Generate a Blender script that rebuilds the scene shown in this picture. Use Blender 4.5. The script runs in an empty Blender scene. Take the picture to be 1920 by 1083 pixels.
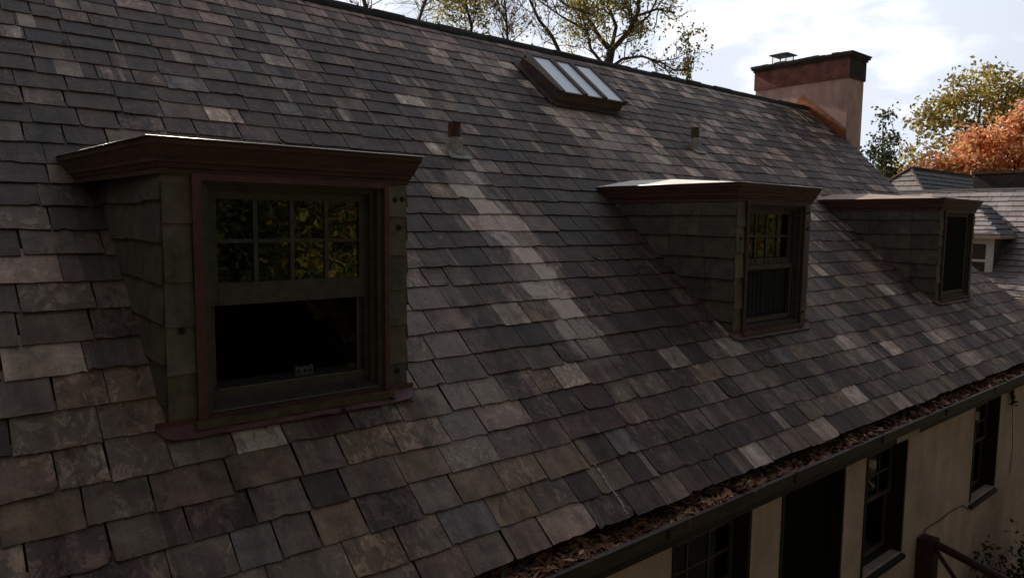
import bpy, math, random
from mathutils import Vector, Matrix

scene = bpy.context.scene
col = scene.collection
R = math.radians

# ------------------------------------------------------------------ camera
cam_d = bpy.data.cameras.new("camera")
cam = bpy.data.objects.new("camera", cam_d)
col.objects.link(cam)
scene.camera = cam
PITCH, ROLL, YAW = R(5.488), R(0.673), R(40.129)
fw = Vector((math.sin(YAW) * math.cos(PITCH), math.cos(YAW) * math.cos(PITCH), -math.sin(PITCH)))
rt = Vector((math.cos(YAW), -math.sin(YAW), 0))
up = rt.cross(fw)
rt2 = rt * math.cos(ROLL) + up * math.sin(ROLL)
up2 = up * math.cos(ROLL) - rt * math.sin(ROLL)
M3 = Matrix((rt2, up2, -fw)).transposed()
cam.matrix_world = M3.to_4x4()
cam_d.sensor_width = 36.0
cam_d.lens = 36.0 * 1331.8 / 1920.0
cam_d.clip_start = 0.05
cam_d.clip_end = 3000

# ------------------------------------------------------------------ light
ELEV = 34.5
sdir = Vector((-0.05, math.cos(R(ELEV)), math.sin(R(ELEV)))).normalized()
sun_d = bpy.data.lights.new("sun", 'SUN')
sun_d.energy = 5.0
sun_d.angle = R(0.5)
sun_d.color = (1.0, 0.93, 0.82)
sun = bpy.data.objects.new("sun", sun_d)
sun.rotation_euler = (-sdir).to_track_quat('-Z', 'Y').to_euler()
col.objects.link(sun)

world = bpy.data.worlds.new("World")
scene.world = world
world.use_nodes = True
wn, wl = world.node_tree.nodes, world.node_tree.links
wn.clear()
w_out = wn.new('ShaderNodeOutputWorld')
w_bg = wn.new('ShaderNodeBackground')
w_bg.inputs['Strength'].default_value = 0.06
sky = wn.new('ShaderNodeTexSky')
sky.sky_type = 'NISHITA'
sky.sun_disc = False
sky.sun_elevation = R(ELEV)
sky.sun_rotation = math.atan2(sdir.x, sdir.y)
sky.air_density = 1.0
sky.dust_density = 4.0
sky.ozone_density = 0.6
w_tc = wn.new('ShaderNodeTexCoord')
w_map = wn.new('ShaderNodeMapping')
w_map.inputs['Location'].default_value = (0.37, 0.1, 0.0)
w_map.inputs['Scale'].default_value = (1.0, 1.0, 2.4)
w_n = wn.new('ShaderNodeTexNoise')
w_n.inputs['Scale'].default_value = 4.2
w_n.inputs['Detail'].default_value = 9
w_n.inputs['Roughness'].default_value = 0.55
w_rp = wn.new('ShaderNodeValToRGB')
w_rp.color_ramp.elements[0].position = 0.53
w_rp.color_ramp.elements[0].color = (0, 0, 0, 1)
w_rp.color_ramp.elements[1].position = 0.66
w_rp.color_ramp.elements[1].color = (1, 1, 1, 1)
w_mx = wn.new('ShaderNodeMixRGB')
w_cl = wn.new('ShaderNodeMixRGB')          # pale blue haze with white cloud puffs in it
w_cl.inputs['Color1'].default_value = (10.9, 11.8, 13.3, 1)
w_cl.inputs['Color2'].default_value = (17.0, 16.9, 16.8, 1)
wl.new(w_rp.outputs['Color'], w_cl.inputs['Fac'])
wl.new(w_cl.outputs[0], w_mx.inputs['Color2'])
wl.new(w_tc.outputs['Generated'], w_map.inputs['Vector'])
wl.new(w_map.outputs[0], w_n.inputs['Vector'])
wl.new(w_n.outputs['Fac'], w_rp.inputs['Fac'])
# bright thin cloud sits on the sunward side of the sky and thins out overhead and behind
w_dot = wn.new('ShaderNodeVectorMath')
w_dot.operation = 'DOT_PRODUCT'
w_dot.inputs[1].default_value = Vector((0.35, 0.9, 0.25)).normalized()
w_mr = wn.new('ShaderNodeMapRange')
w_mr.interpolation_type = 'SMOOTHSTEP'
w_mr.inputs['From Min'].default_value = 0.1
w_mr.inputs['From Max'].default_value = 0.72
wl.new(w_tc.outputs['Generated'], w_dot.inputs[0])
wl.new(w_dot.outputs['Value'], w_mr.inputs['Value'])
wl.new(w_mr.outputs[0], w_mx.inputs['Fac'])
w_wb = wn.new('ShaderNodeMixRGB')          # white balance: warm tint multiplied into the sky colour
w_wb.blend_type = 'MULTIPLY'
w_wb.inputs['Fac'].default_value = 1.0
w_wb.inputs['Color2'].default_value = (1.2, 1.0, 0.77, 1)
wl.new(sky.outputs[0], w_wb.inputs['Color1'])
wl.new(w_wb.outputs[0], w_mx.inputs['Color1'])
wl.new(w_mx.outputs[0], w_bg.inputs['Color'])
wl.new(w_bg.outputs[0], w_out.inputs['Surface'])

scene.view_settings.view_transform = 'Standard'
scene.view_settings.look = 'None'
scene.view_settings.gamma = 1.0
scene.view_settings.exposure = 0.32
scene.render.engine = 'CYCLES'
scene.cycles.max_bounces = 8
scene.cycles.transparent_max_bounces = 12


# ------------------------------------------------------------------ helpers
class MB:
    """collects faces (with a colour each) and links them as one mesh object"""

    def __init__(s):
        s.v, s.f, s.c, s.m = [], [], [], []
        s.r = None                                     # optional per-face random number

    def face(s, pts, c=(1, 1, 1), m=0):
        i = len(s.v)
        s.v.extend([tuple(p) for p in pts])
        s.f.append(tuple(range(i, i + len(pts))))
        s.c.append(c)
        s.m.append(m)

    def idx(s, verts, faces, c=(1, 1, 1), m=0):
        i = len(s.v)
        s.v.extend([tuple(p) for p in verts])
        for f in faces:
            s.f.append(tuple(i + k for k in f))
            s.c.append(c)
            s.m.append(m)

    def box(s, x0, x1, y0, y1, z0, z1, c=(1, 1, 1), m=0):
        vs = [(x, y, z) for z in (z0, z1) for y in (y0, y1) for x in (x0, x1)]
        s.idx(vs, [(0, 2, 3, 1), (4, 5, 7, 6), (0, 1, 5, 4), (2, 6, 7, 3), (0, 4, 6, 2), (1, 3, 7, 5)], c, m)

    def prism(s, poly, axis, a, b, c=(1, 1, 1), m=0):
        """poly of 2-D points extruded along axis from a to b"""
        def P(q, t):
            return {'x': (t, q[0], q[1]), 'y': (q[0], t, q[1]), 'z': (q[0], q[1], t)}[axis]
        n = len(poly)
        vs = [P(q, a) for q in poly] + [P(q, b) for q in poly]
        fs = [tuple(range(n - 1, -1, -1)), tuple(range(n, 2 * n))]
        fs += [(k, (k + 1) % n, n + (k + 1) % n, n + k) for k in range(n)]
        s.idx(vs, fs, c, m)

    def tube(s, pts, rads, n=8, c=(1, 1, 1), m=0, cap=True):
        pts = [Vector(p) for p in pts]
        rings = []
        prev = None
        for k, p in enumerate(pts):
            d = (pts[min(k + 1, len(pts) - 1)] - pts[max(k - 1, 0)])
            if d.length < 1e-9:
                d = Vector((0, 0, 1))
            d.normalize()
            if prev is None:
                a = d.orthogonal().normalized()
            else:
                a = prev - d * prev.dot(d)
                a = a.normalized() if a.length > 1e-6 else d.orthogonal().normalized()
            prev = a
            b = d.cross(a)
            rings.append([p + (a * math.cos(2 * math.pi * q / n) + b * math.sin(2 * math.pi * q / n)) * rads[k] for q in range(n)])
        vs = [q for r_ in rings for q in r_]
        fs = []
        for k in range(len(rings) - 1):
            for q in range(n):
                fs.append((k * n + q, k * n + (q + 1) % n, (k + 1) * n + (q + 1) % n, (k + 1) * n + q))
        if cap:
            fs.append(tuple(range(n - 1, -1, -1)))
            fs.append(tuple((len(rings) - 1) * n + q for q in range(n)))
        s.idx(vs, fs, c, m)

    def sweep(s, path, prof, c=(1, 1, 1), m=0, closed_prof=True):
        """prof: list of (out, z); path: 2-D points walked so that 'out' is to the right of travel; mitred"""
        n = len(prof)
        P = [Vector((p[0], p[1])) for p in path]
        rings = []
        for k in range(len(P)):
            d0 = (P[k] - P[k - 1]).normalized() if k else (P[1] - P[0]).normalized()
            d1 = (P[k + 1] - P[k]).normalized() if k < len(P) - 1 else d0
            n0, n1 = Vector((d0.y, -d0.x)), Vector((d1.y, -d1.x))
            mm = (n0 + n1).normalized()
            mm = mm / max(0.2, mm.dot(n0))
            rings.append([(P[k].x + mm.x * o, P[k].y + mm.y * o, z) for o, z in prof])
        vs = [q for r_ in rings for q in r_]
        fs = []
        kk = n if closed_prof else n - 1
        for a in range(len(rings) - 1):
            for q in range(kk):
                fs.append((a * n + q, a * n + (q + 1) % n, (a + 1) * n + (q + 1) % n, (a + 1) * n + q))
        if closed_prof:
            fs.append(tuple(range(n - 1, -1, -1)))
            fs.append(tuple((len(rings) - 1) * n + q for q in range(n)))
        s.idx(vs, fs, c, m)


def obj(name, mb, mats, parent=None, world_co=False, loc=None, smooth=False, rot=None):
    me = bpy.data.meshes.new(name)
    me.from_pydata(mb.v, [], mb.f)
    if not isinstance(mats, (list, tuple)):
        mats = [mats]
    for m in mats:
        me.materials.append(m)
    if len(mats) > 1:
        me.polygons.foreach_set('material_index', mb.m)
    ca = me.color_attributes.new('Col', 'FLOAT_COLOR', 'CORNER')
    buf = []
    for f, c in zip(mb.f, mb.c):
        buf.extend((c[0], c[1], c[2], 1.0) * len(f))
    ca.data.foreach_set('color', buf)
    if mb.r:
        at_ = me.attributes.new('Rnd', 'FLOAT', 'FACE')
        at_.data.foreach_set('value', mb.r)
    if smooth:
        me.polygons.foreach_set('use_smooth', [True] * len(me.polygons))
    me.validate()
    me.update()
    o = bpy.data.objects.new(name, me)
    col.objects.link(o)
    if loc is not None:
        o.location = loc
    if rot is not None:
        o.rotation_euler = rot
    if parent is not None:
        o.parent = parent
        if world_co:
            o.matrix_parent_inverse = world_mat(parent).inverted()
    return o


def world_mat(o):
    m = o.matrix_basis.copy()
    if o.parent:
        m = world_mat(o.parent) @ o.matrix_parent_inverse @ m
    return m


def thing(name, label, cat, loc=(0, 0, 0), group=None):
    o = bpy.data.objects.new(name, None)
    col.objects.link(o)
    o.location = loc
    o.empty_display_size = 0.3
    return tag(o, label, cat, group)


def tag(o, label, cat=None, group=None, kind=None):
    o['label'] = label
    if cat:
        o['category'] = cat
    if group:
        o['group'] = group
    if kind:
        o['kind'] = kind
    return o


# ------------------------------------------------------------------ materials
def mat(name, base, rough=0.7, use_col=False, noise=None, streak=None, bump=0.0, bump_scale=40.0, metal=0.0, spec=0.5,
        scale3=(1, 1, 1), spots=None):
    """noise: (scale, lo, hi) multiplies the colour; streak: (scale3, lo, hi) a second multiplying noise; spots: (scale, size, colour)"""
    m = bpy.data.materials.new(name)
    m.use_nodes = True
    n, l = m.node_tree.nodes, m.node_tree.links
    b = n['Principled BSDF']
    b.inputs['Roughness'].default_value = rough
    b.inputs['Metallic'].default_value = metal
    b.inputs['Specular IOR Level'].default_value = spec
    tc = n.new('ShaderNodeTexCoord')
    if use_col:
        at = n.new('ShaderNodeAttribute')
        at.attribute_name = 'Col'
        c = at.outputs['Color']
    else:
        rgb = n.new('ShaderNodeRGB')
        rgb.outputs[0].default_value = (*base, 1)
        c = rgb.outputs[0]

    def mul(c, scale3, sc, lo, hi, detail=6):
        mp = n.new('ShaderNodeMapping')
        mp.inputs['Scale'].default_value = scale3
        l.new(tc.outputs['Object'], mp.inputs['Vector'])
        nz = n.new('ShaderNodeTexNoise')
        nz.inputs['Scale'].default_value = sc
        nz.inputs['Detail'].default_value = detail
        nz.inputs['Roughness'].default_value = 0.65
        l.new(mp.outputs[0], nz.inputs['Vector'])
        mr = n.new('ShaderNodeMapRange')
        mr.inputs['From Min'].default_value = 0.3
        mr.inputs['From Max'].default_value = 0.7
        mr.inputs['To Min'].default_value = lo
        mr.inputs['To Max'].default_value = hi
        l.new(nz.outputs['Fac'], mr.inputs['Value'])
        mx = n.new('ShaderNodeMixRGB')
        mx.blend_type = 'MULTIPLY'
        mx.inputs['Fac'].default_value = 1
        l.new(c, mx.inputs['Color1'])
        l.new(mr.outputs[0], mx.inputs['Color2'])
        return mx.outputs[0]
    if noise:
        c = mul(c, scale3, noise[0], noise[1], noise[2])
    if streak:
        c = mul(c, streak[0], 1.0, streak[1], streak[2], 4)
    if spots:
        nz = n.new('ShaderNodeTexNoise')
        nz.inputs['Scale'].default_value = spots[0]
        nz.inputs['Detail'].default_value = 8
        nz.inputs['Roughness'].default_value = 0.72
        l.new(tc.outputs['Object'], nz.inputs['Vector'])
        mr = n.new('ShaderNodeMapRange')
        mr.inputs['From Min'].default_value = spots[1]
        mr.inputs['From Max'].default_value = spots[1] + 0.06
        mr.inputs['To Max'].default_value = 0.7
        l.new(nz.outputs['Fac'], mr.inputs['Value'])
        mx = n.new('ShaderNodeMixRGB')
        l.new(mr.outputs[0], mx.inputs['Fac'])
        l.new(c, mx.inputs['Color1'])
        mx.inputs['Color2'].default_value = (*spots[2], 1)
        c = mx.outputs[0]
    l.new(c, b.inputs['Base Color'])
    if bump:
        nz = n.new('ShaderNodeTexNoise')
        nz.inputs['Scale'].default_value = bump_scale
        nz.inputs['Detail'].default_value = 6
        l.new(tc.outputs['Object'], nz.inputs['Vector'])
        bp = n.new('ShaderNodeBump')
        bp.inputs['Strength'].default_value = bump
        bp.inputs['Distance'].default_value = 0.01
        l.new(nz.outputs['Fac'], bp.inputs['Height'])
        l.new(bp.outputs[0], b.inputs['Normal'])
    return m


def mat_brick(name, c1, c2, mortar, scale):
    m = bpy.data.materials.new(name)
    m.use_nodes = True
    n, l = m.node_tree.nodes, m.node_tree.links
    b = n['Principled BSDF']
    b.inputs['Roughness'].default_value = 0.9
    tc = n.new('ShaderNodeTexCoord')
    # brick courses wrapped round the stack: (x + y, z)
    sep = n.new('ShaderNodeSeparateXYZ')
    l.new(tc.outputs['Object'], sep.inputs[0])
    ad = n.new('ShaderNodeMath')
    l.new(sep.outputs[0], ad.inputs[0])
    l.new(sep.outputs[1], ad.inputs[1])
    cb = n.new('ShaderNodeCombineXYZ')
    l.new(ad.outputs[0], cb.inputs[0])
    l.new(sep.outputs[2], cb.inputs[1])
    br = n.new('ShaderNodeTexBrick')
    br.inputs['Scale'].default_value = scale
    br.inputs['Color1'].default_value = (*c1, 1)
    br.inputs['Color2'].default_value = (*c2, 1)
    br.inputs['Mortar'].default_value = (*mortar, 1)
    br.inputs['Mortar Size'].default_value = 0.018
    l.new(cb.outputs[0], br.inputs['Vector'])
    nz = n.new('ShaderNodeTexNoise')
    nz.inputs['Scale'].default_value = 5
    nz.inputs['Detail'].default_value = 8
    l.new(tc.outputs['Object'], nz.inputs['Vector'])
    mr = n.new('ShaderNodeMapRange')
    mr.inputs['From Min'].default_value = 0.3
    mr.inputs['From Max'].default_value = 0.7
    mr.inputs['To Min'].default_value = 0.55
    mr.inputs['To Max'].default_value = 1.35
    l.new(nz.outputs['Fac'], mr.inputs['Value'])
    mx = n.new('ShaderNodeMixRGB')
    mx.blend_type = 'MULTIPLY'
    mx.inputs['Fac'].default_value = 1
    l.new(br.outputs['Color'], mx.inputs['Color1'])
    l.new(mr.outputs[0], mx.inputs['Color2'])
    l.new(mx.outputs[0], b.inputs['Base Color'])
    bp = n.new('ShaderNodeBump')
    bp.inputs['Strength'].default_value = 0.6
    bp.inputs['Distance'].default_value = 0.01
    bp.invert = True
    l.new(br.outputs['Fac'], bp.inputs['Height'])
    l.new(bp.outputs[0], b.inputs['Normal'])
    return m


def mat_glass(name, ior=1.75, tint=(0.75, 0.78, 0.76)):
    m = bpy.data.materials.new(name)
    m.use_nodes = True
    n, l = m.node_tree.nodes, m.node_tree.links
    n.remove(n['Principled BSDF'])
    out = n['Material Output']
    gl = n.new('ShaderNodeBsdfGlossy')
    gl.inputs['Roughness'].default_value = 0.02
    tr = n.new('ShaderNodeBsdfTransparent')
    tr.inputs['Color'].default_value = (*tint, 1)
    fr = n.new('ShaderNodeFresnel')
    fr.inputs['IOR'].default_value = ior
    tc = n.new('ShaderNodeTexCoord')
    nz = n.new('ShaderNodeTexNoise')
    nz.inputs['Scale'].default_value = 5.0
    l.new(tc.outputs['Object'], nz.inputs['Vector'])
    bp = n.new('ShaderNodeBump')
    bp.inputs['Strength'].default_value = 0.1
    bp.inputs['Distance'].default_value = 0.01
    l.new(nz.outputs['Fac'], bp.inputs['Height'])
    l.new(bp.outputs[0], gl.inputs['Normal'])
    mx = n.new('ShaderNodeMixShader')
    l.new(fr.outputs[0], mx.inputs['Fac'])
    l.new(tr.outputs[0], mx.inputs[1])
    l.new(gl.outputs[0], mx.inputs[2])
    l.new(mx.outputs[0], out.inputs['Surface'])
    return m


def mat_leaf(name, trans=0.45, rough=0.6):
    m = bpy.data.materials.new(name)
    m.use_nodes = True
    n, l = m.node_tree.nodes, m.node_tree.links
    n.remove(n['Principled BSDF'])
    out = n['Material Output']
    at = n.new('ShaderNodeAttribute')
    at.attribute_name = 'Col'
    df = n.new('ShaderNodeBsdfDiffuse')
    tl = n.new('ShaderNodeBsdfTranslucent')
    mx = n.new('ShaderNodeMixShader')
    mx.inputs['Fac'].default_value = trans
    l.new(at.outputs['Color'], df.inputs['Color'])
    l.new(at.outputs['Color'], tl.inputs['Color'])
    l.new(df.outputs[0], mx.inputs[1])
    l.new(tl.outputs[0], mx.inputs[2])
    l.new(mx.outputs[0], out.inputs['Surface'])
    return m




def mat_slate():
    m = bpy.data.materials.new('slate')
    m.use_nodes = True
    n, l = m.node_tree.nodes, m.node_tree.links
    b = n['Principled BSDF']
    b.inputs['Roughness'].default_value = 0.66
    b.inputs['Specular IOR Level'].default_value = 0.35
    at = n.new('ShaderNodeAttribute')
    at.attribute_name = 'Col'
    ar = n.new('ShaderNodeAttribute')
    ar.attribute_name = 'Rnd'
    tc = n.new('ShaderNodeTexCoord')

    def math_(op, a, b_=None, c_=None):
        q = n.new('ShaderNodeMath')
        q.operation = op
        for k, x in enumerate((a, b_, c_)):
            if x is None:
                continue
            if isinstance(x, (int, float)):
                q.inputs[k].default_value = x
            else:
                l.new(x, q.inputs[k])
        return q.outputs[0]
    off = n.new('ShaderNodeCombineXYZ')
    l.new(math_('MULTIPLY', ar.outputs['Fac'], 37.0), off.inputs[0])
    l.new(math_('MULTIPLY', ar.outputs['Fac'], 91.0), off.inputs[1])
    add = n.new('ShaderNodeVectorMath')
    l.new(tc.outputs['Object'], add.inputs[0])
    l.new(off.outputs[0], add.inputs[1])

    def noise(vec, scale3, sc, detail, rough, dist=0.0):
        mp = n.new('ShaderNodeMapping')
        mp.inputs['Scale'].default_value = scale3
        l.new(vec, mp.inputs['Vector'])
        z = n.new('ShaderNodeTexNoise')
        z.inputs['Scale'].default_value = sc
        z.inputs['Detail'].default_value = detail
        z.inputs['Roughness'].default_value = rough
        z.inputs['Distortion'].default_value = dist
        l.new(mp.outputs[0], z.inputs['Vector'])
        return z.outputs['Fac']

    def mapr(v, a, b_, c_, d):
        q = n.new('ShaderNodeMapRange')
        for k, x in zip(('From Min', 'From Max', 'To Min', 'To Max'), (a, b_, c_, d)):
            if isinstance(x, (int, float)):
                q.inputs[k].default_value = x
            else:
                l.new(x, q.inputs[k])
        l.new(v, q.inputs['Value'])
        return q.outputs[0]

    def mix(mode, fac, c1, c2):
        q = n.new('ShaderNodeMixRGB')
        q.blend_type = mode
        for k, x in ((0, fac), (1, c1), (2, c2)):
            if isinstance(x, (int, float)):
                q.inputs[k].default_value = x
            elif isinstance(x, tuple):
                q.inputs[k].default_value = x
            else:
                l.new(x, q.inputs[k])
        return q.outputs[0]
    r2 = math_('FRACT', math_('MULTIPLY', ar.outputs['Fac'], 7.31))
    r3 = math_('FRACT', math_('MULTIPLY', ar.outputs['Fac'], 13.7))
    c = at.outputs['Color']
    # broad tonal change within a slate
    c = mix('MULTIPLY', 1.0, c, mapr(noise(add.outputs[0], (1, 1, 1), 7, 8, .6, .6), .3, .7, .6, 1.42))
    # pale weathered or split patches with crisp ragged edges, more on some slates than others
    thr = mapr(r2, 0, 1, .50, .70)
    n1 = noise(add.outputs[0], (1.25, .8, 1), 12, 11, .7, 1.0)
    f1 = math_('MULTIPLY', mapr(n1, thr, math_('ADD', thr, .04), 0, 1), .8)
    c = mix('MIX', f1, c, mix('ADD', 1.0, mix('MULTIPLY', 1.0, c, (1.75, 1.68, 1.58, 1)), (.045, .04, .036, 1)))
    # dark damp patches
    thr2 = mapr(r3, 0, 1, .52, .74)
    n2 = noise(add.outputs[0], (1.4, .7, 1), 9, 9, .68, .8)
    f2 = math_('MULTIPLY', mapr(n2, thr2, math_('ADD', thr2, .07), 0, 1), .8)
    c = mix('MIX', f2, c, mix('MULTIPLY', 1.0, c, (.42, .4, .4, 1)))
    # long runs of water staining down the slope, crossing from slate to slate
    c = mix('MULTIPLY', 1.0, c, mapr(noise(tc.outputs['Object'], (5.5, .35, 1), 1.0, 5, .6), .32, .68, .64, 1.34))
    # chalky runs washed down from the lead collars and the skylight, ragged edged and crossing the slates
    sp = n.new('ShaderNodeSeparateXYZ')
    l.new(tc.outputs['Object'], sp.inputs[0])
    wob = mapr(noise(tc.outputs['Object'], (2.2, 1.1, 0), 2.0, 6, .65, .5), .3, .7, -.2, .2)
    brk = noise(add.outputs[0], (1.6, .9, 1), 8, 9, .7, .7)
    xw = math_('ADD', sp.outputs[0], wob)
    # darker run between the nearest and the middle dormer
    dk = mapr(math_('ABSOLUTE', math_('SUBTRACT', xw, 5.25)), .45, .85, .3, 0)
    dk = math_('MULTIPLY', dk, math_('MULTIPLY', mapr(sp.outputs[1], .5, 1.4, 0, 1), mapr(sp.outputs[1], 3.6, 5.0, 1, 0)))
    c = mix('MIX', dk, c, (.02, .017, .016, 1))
    tot = None
    for cx, hw, va, vb, amt in [(4.17, .15, 1.15, 3.98, .85), (7.15, .62, 3.85, 5.35, .4), (9.06, .14, 3.55, 4.65, .58), (10.9, .16, 3.2, 6.6, .25), (5.3, .14, 4.2, 6.9, .2), (12.6, .25, 3.6, 6.8, .25),
                                (8.1, .2, .2, 1.9, .25), (10.3, .25, .2, 2.2, .28), (2.75, .3, .4, 2.3, .25), (13.2, .2, .2, 2.0, .25), (5.9, .18, .1, 1.0, .2)]:
        d_ = math_('ABSOLUTE', math_('SUBTRACT', xw, cx))
        mk = mapr(d_, hw, hw + .1, 1, 0)
        mk = math_('MULTIPLY', mk, mapr(sp.outputs[1], va, va + .35, 0, 1))
        mk = math_('MULTIPLY', mk, mapr(sp.outputs[1], vb - .1, vb + .05, amt, 0))
        tot = mk if tot is None else math_('MAXIMUM', tot, mk)
    tot = math_('MULTIPLY', tot, mapr(brk, .36, .50, .3, 1.0))
    tot = math_('MULTIPLY', tot, mapr(r3, .1, .75, .12, 1.1))      # some slates hold the stain, others shed it
    c = mix('MIX', tot, c, (.52, .485, .45, 1))
    # grain
    c = mix('MULTIPLY', 1.0, c, mapr(noise(tc.outputs['Object'], (1.4, .8, 1), 85, 4, .7), .25, .75, .68, 1.34))
    c = mix('MULTIPLY', 1.0, c, (1.22, 1.0, .92, 1))
    l.new(c, b.inputs['Base Color'])
    bp = n.new('ShaderNodeBump')
    bp.inputs['Strength'].default_value = 0.7
    bp.inputs['Distance'].default_value = 0.012
    l.new(n1, bp.inputs['Height'])
    l.new(bp.outputs[0], b.inputs['Normal'])
    return m


M_SLATE = mat_slate()
M_SLATE2 = mat('cheek_slate', None, 0.7, use_col=True, noise=(8, 0.6, 1.4), bump=0.5, bump_scale=24, spec=0.3)
M_DECK = mat('roof_underlay', (0.016, 0.014, 0.014), 0.9)
M_REDTRIM = mat('oxblood_paint', (0.165, 0.056, 0.056), 0.6, noise=(14, 0.6, 1.35), bump=0.2, bump_scale=50)
M_CORNICE = mat('weathered_red_paint', (0.1, 0.044, 0.038), 0.65, noise=(6, 0.45, 1.5), bump=0.25, bump_scale=40, scale3=(1, 1, 5))
M_SASH = mat('dark_brown_sash_wood', (0.095, 0.075, 0.066), 0.6, noise=(12, 0.6, 1.35), bump=0.15, bump_scale=60)
M_SILL = mat('mossy_sill_wood', (0.13, 0.092, 0.05), 0.75, noise=(13, 0.5, 1.4), bump=0.3, bump_scale=50)
M_DARKWOOD = mat('dark_stained_wood', (0.024, 0.015, 0.013), 0.6, noise=(9, 0.55, 1.5), bump=0.2, bump_scale=40)
M_GUTTER = mat('weathered_gutter_wood', (0.05, 0.036, 0.031), 0.6, noise=(7, 0.45, 1.6), bump=0.25, bump_scale=35, scale3=(0.4, 3, 3))
M_STUCCO = mat('tan_stucco', (0.74, 0.52, 0.455), 0.92, noise=(1.6, 0.74, 1.2), streak=((2.5, 2.5, .35), .84, 1.12), bump=0.5, bump_scale=60)
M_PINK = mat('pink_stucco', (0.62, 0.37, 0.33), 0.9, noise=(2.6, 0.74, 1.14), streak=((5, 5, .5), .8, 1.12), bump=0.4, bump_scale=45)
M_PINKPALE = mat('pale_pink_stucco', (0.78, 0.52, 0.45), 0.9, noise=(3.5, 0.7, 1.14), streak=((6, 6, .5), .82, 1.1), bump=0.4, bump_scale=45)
M_BRICK = mat_brick('chimney_brick', (0.29, 0.085, 0.07), (0.2, 0.07, 0.06), (0.15, 0.1, 0.09), 4.6)
M_BRICKDARK = mat_brick('sooty_brick', (0.075, 0.045, 0.038), (0.05, 0.035, 0.03), (0.09, 0.075, 0.065), 4.6)
M_CAP = mat('soot_stained_concrete', (0.07, 0.06, 0.055), 0.9, noise=(8, 0.5, 1.5), bump=0.5, bump_scale=30)
M_COPPER = mat('copper_sheet', (0.42, 0.17, 0.09), 0.42, noise=(7, 0.5, 1.3), metal=0.75, bump=0.15, bump_scale=14)
M_COPPERBROWN = mat('browned_copper_sheet', (0.34, 0.21, 0.15), 0.5, noise=(5, 0.7, 1.2), metal=0.25, bump=0.2, bump_scale=8)
M_TIN = mat('pale_tin_sheet', (0.78, 0.72, 0.64), 0.5, noise=(6, 0.85, 1.08), metal=0.0, bump=0.2, bump_scale=8)
M_DRIP = mat('bright_metal_drip', (0.6, 0.58, 0.54), 0.38, metal=0.9)
M_LEAD = mat('lead_sheet', (0.5, 0.48, 0.45), 0.7, noise=(14, 0.5, 1.3), bump=0.5, bump_scale=24)
M_RUST = mat('rusty_iron_pipe', (0.13, 0.055, 0.035), 0.8, noise=(22, 0.5, 1.5), bump=0.4, bump_scale=50)
M_OLDIRON = mat('olive_weathered_pipe', (0.13, 0.1, 0.06), 0.8, noise=(22, 0.5, 1.4), bump=0.4, bump_scale=50)
M_FROST = mat('frosted_glass', (0.78, 0.84, 0.92), 0.32, noise=(60, 0.86, 1.1), spec=0.6)
M_CURB = mat('brown_skylight_curb', (0.085, 0.045, 0.033), 0.7, noise=(8, 0.5, 1.5), bump=0.3, bump_scale=30)
M_CURBFRONT = mat('olive_curb_front', (0.125, 0.09, 0.045), 0.85, noise=(9, 0.5, 1.4), bump=0.4, bump_scale=30)  # curb front, lighter and more olive than the sides
M_RIDGE = mat('ridge_capping', (0.03, 0.026, 0.025), 0.8, noise=(12, 0.5, 1.6), bump=0.6, bump_scale=30)
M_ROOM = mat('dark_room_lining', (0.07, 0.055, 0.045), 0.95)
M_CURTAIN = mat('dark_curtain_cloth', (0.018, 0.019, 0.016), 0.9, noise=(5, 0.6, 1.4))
M_BOXPAINT = mat('pale_box_paint', (0.16, 0.13, 0.1), 0.7, noise=(10, 0.8, 1.1))
M_PAD = mat('dark_iron_pad', (0.012, 0.01, 0.009), 0.6)
M_WHITE = mat('white_paint', (0.6, 0.58, 0.55), 0.6, noise=(8, 0.85, 1.1))
M_CREAM = mat('cream_board', (0.42, 0.33, 0.24), 0.7, noise=(8, 0.85, 1.1))
M_BARK = mat('bark', (0.085, 0.06, 0.045), 0.9, noise=(6, 0.5, 1.5), bump=0.5, bump_scale=15)
M_LEAF = mat_leaf('leaf_surface', 0.55)
M_LEAFDRY = mat('dead_leaf_surface', None, 0.75, use_col=True)
M_LAWN = mat('grass_lawn', (0.1, 0.08, 0.04), 0.95, noise=(0.5, 0.6, 1.4), bump=0.6, bump_scale=6)
M_GLASS = mat_glass('window_glass')
M_SCREEN = mat('insect_screen', (0.01, 0.01, 0.008), 0.9, spec=0.1, noise=(90, 0.8, 1.2))
M_WINGSLATE = mat('wing_slate', None, 0.6, use_col=True, noise=(5, 0.75, 1.25), bump=0.4, bump_scale=14, spec=0.4)

# ------------------------------------------------------------------ ground
g = MB()
g.face([(-400, -400, -6.2), (400, -400, -6.2), (400, 400, -6.2), (-400, 400, -6.2)])
tag(obj('lawn', g, M_LAWN), 'grassy ground around the house', None, None, 'structure')

# ------------------------------------------------------------------ main house
T = 0.825                      # roof pitch (tangent)
PA = math.atan(T)
CS = 1 / math.cos(PA)
EY, EZ = 2.87, -1.89           # eave line
RY, RZ = 8.315, 2.602           # ridge line
RV = (RY - EY) * CS            # slope length
house = thing('house', 'large slate roofed stucco house filling the view, with three dormers and a pink chimney', 'house', (6.0, 6.0, -6.2))


def roof_z(y):
    return EZ + T * (y - EY)


def xmax(v):
    pts = [(0, 14.7), (0.9, 14.35), (1.7, 14.13), (5.46, 15.7), (5.9, 15.74), (8, 15.74)]
    for (a, xa), (b, xb) in zip(pts, pts[1:]):
        if v <= b:
            return xa + (xb - xa) * (v - a) / (b - a)
    return 15.74


DX = [0.957, 6.04, 11.16]      # left edge of each dormer face
DW = 1.40
FY, FZ = 3.838, -1.093           # dormer face plane and its foot
XL = -3.0


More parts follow.
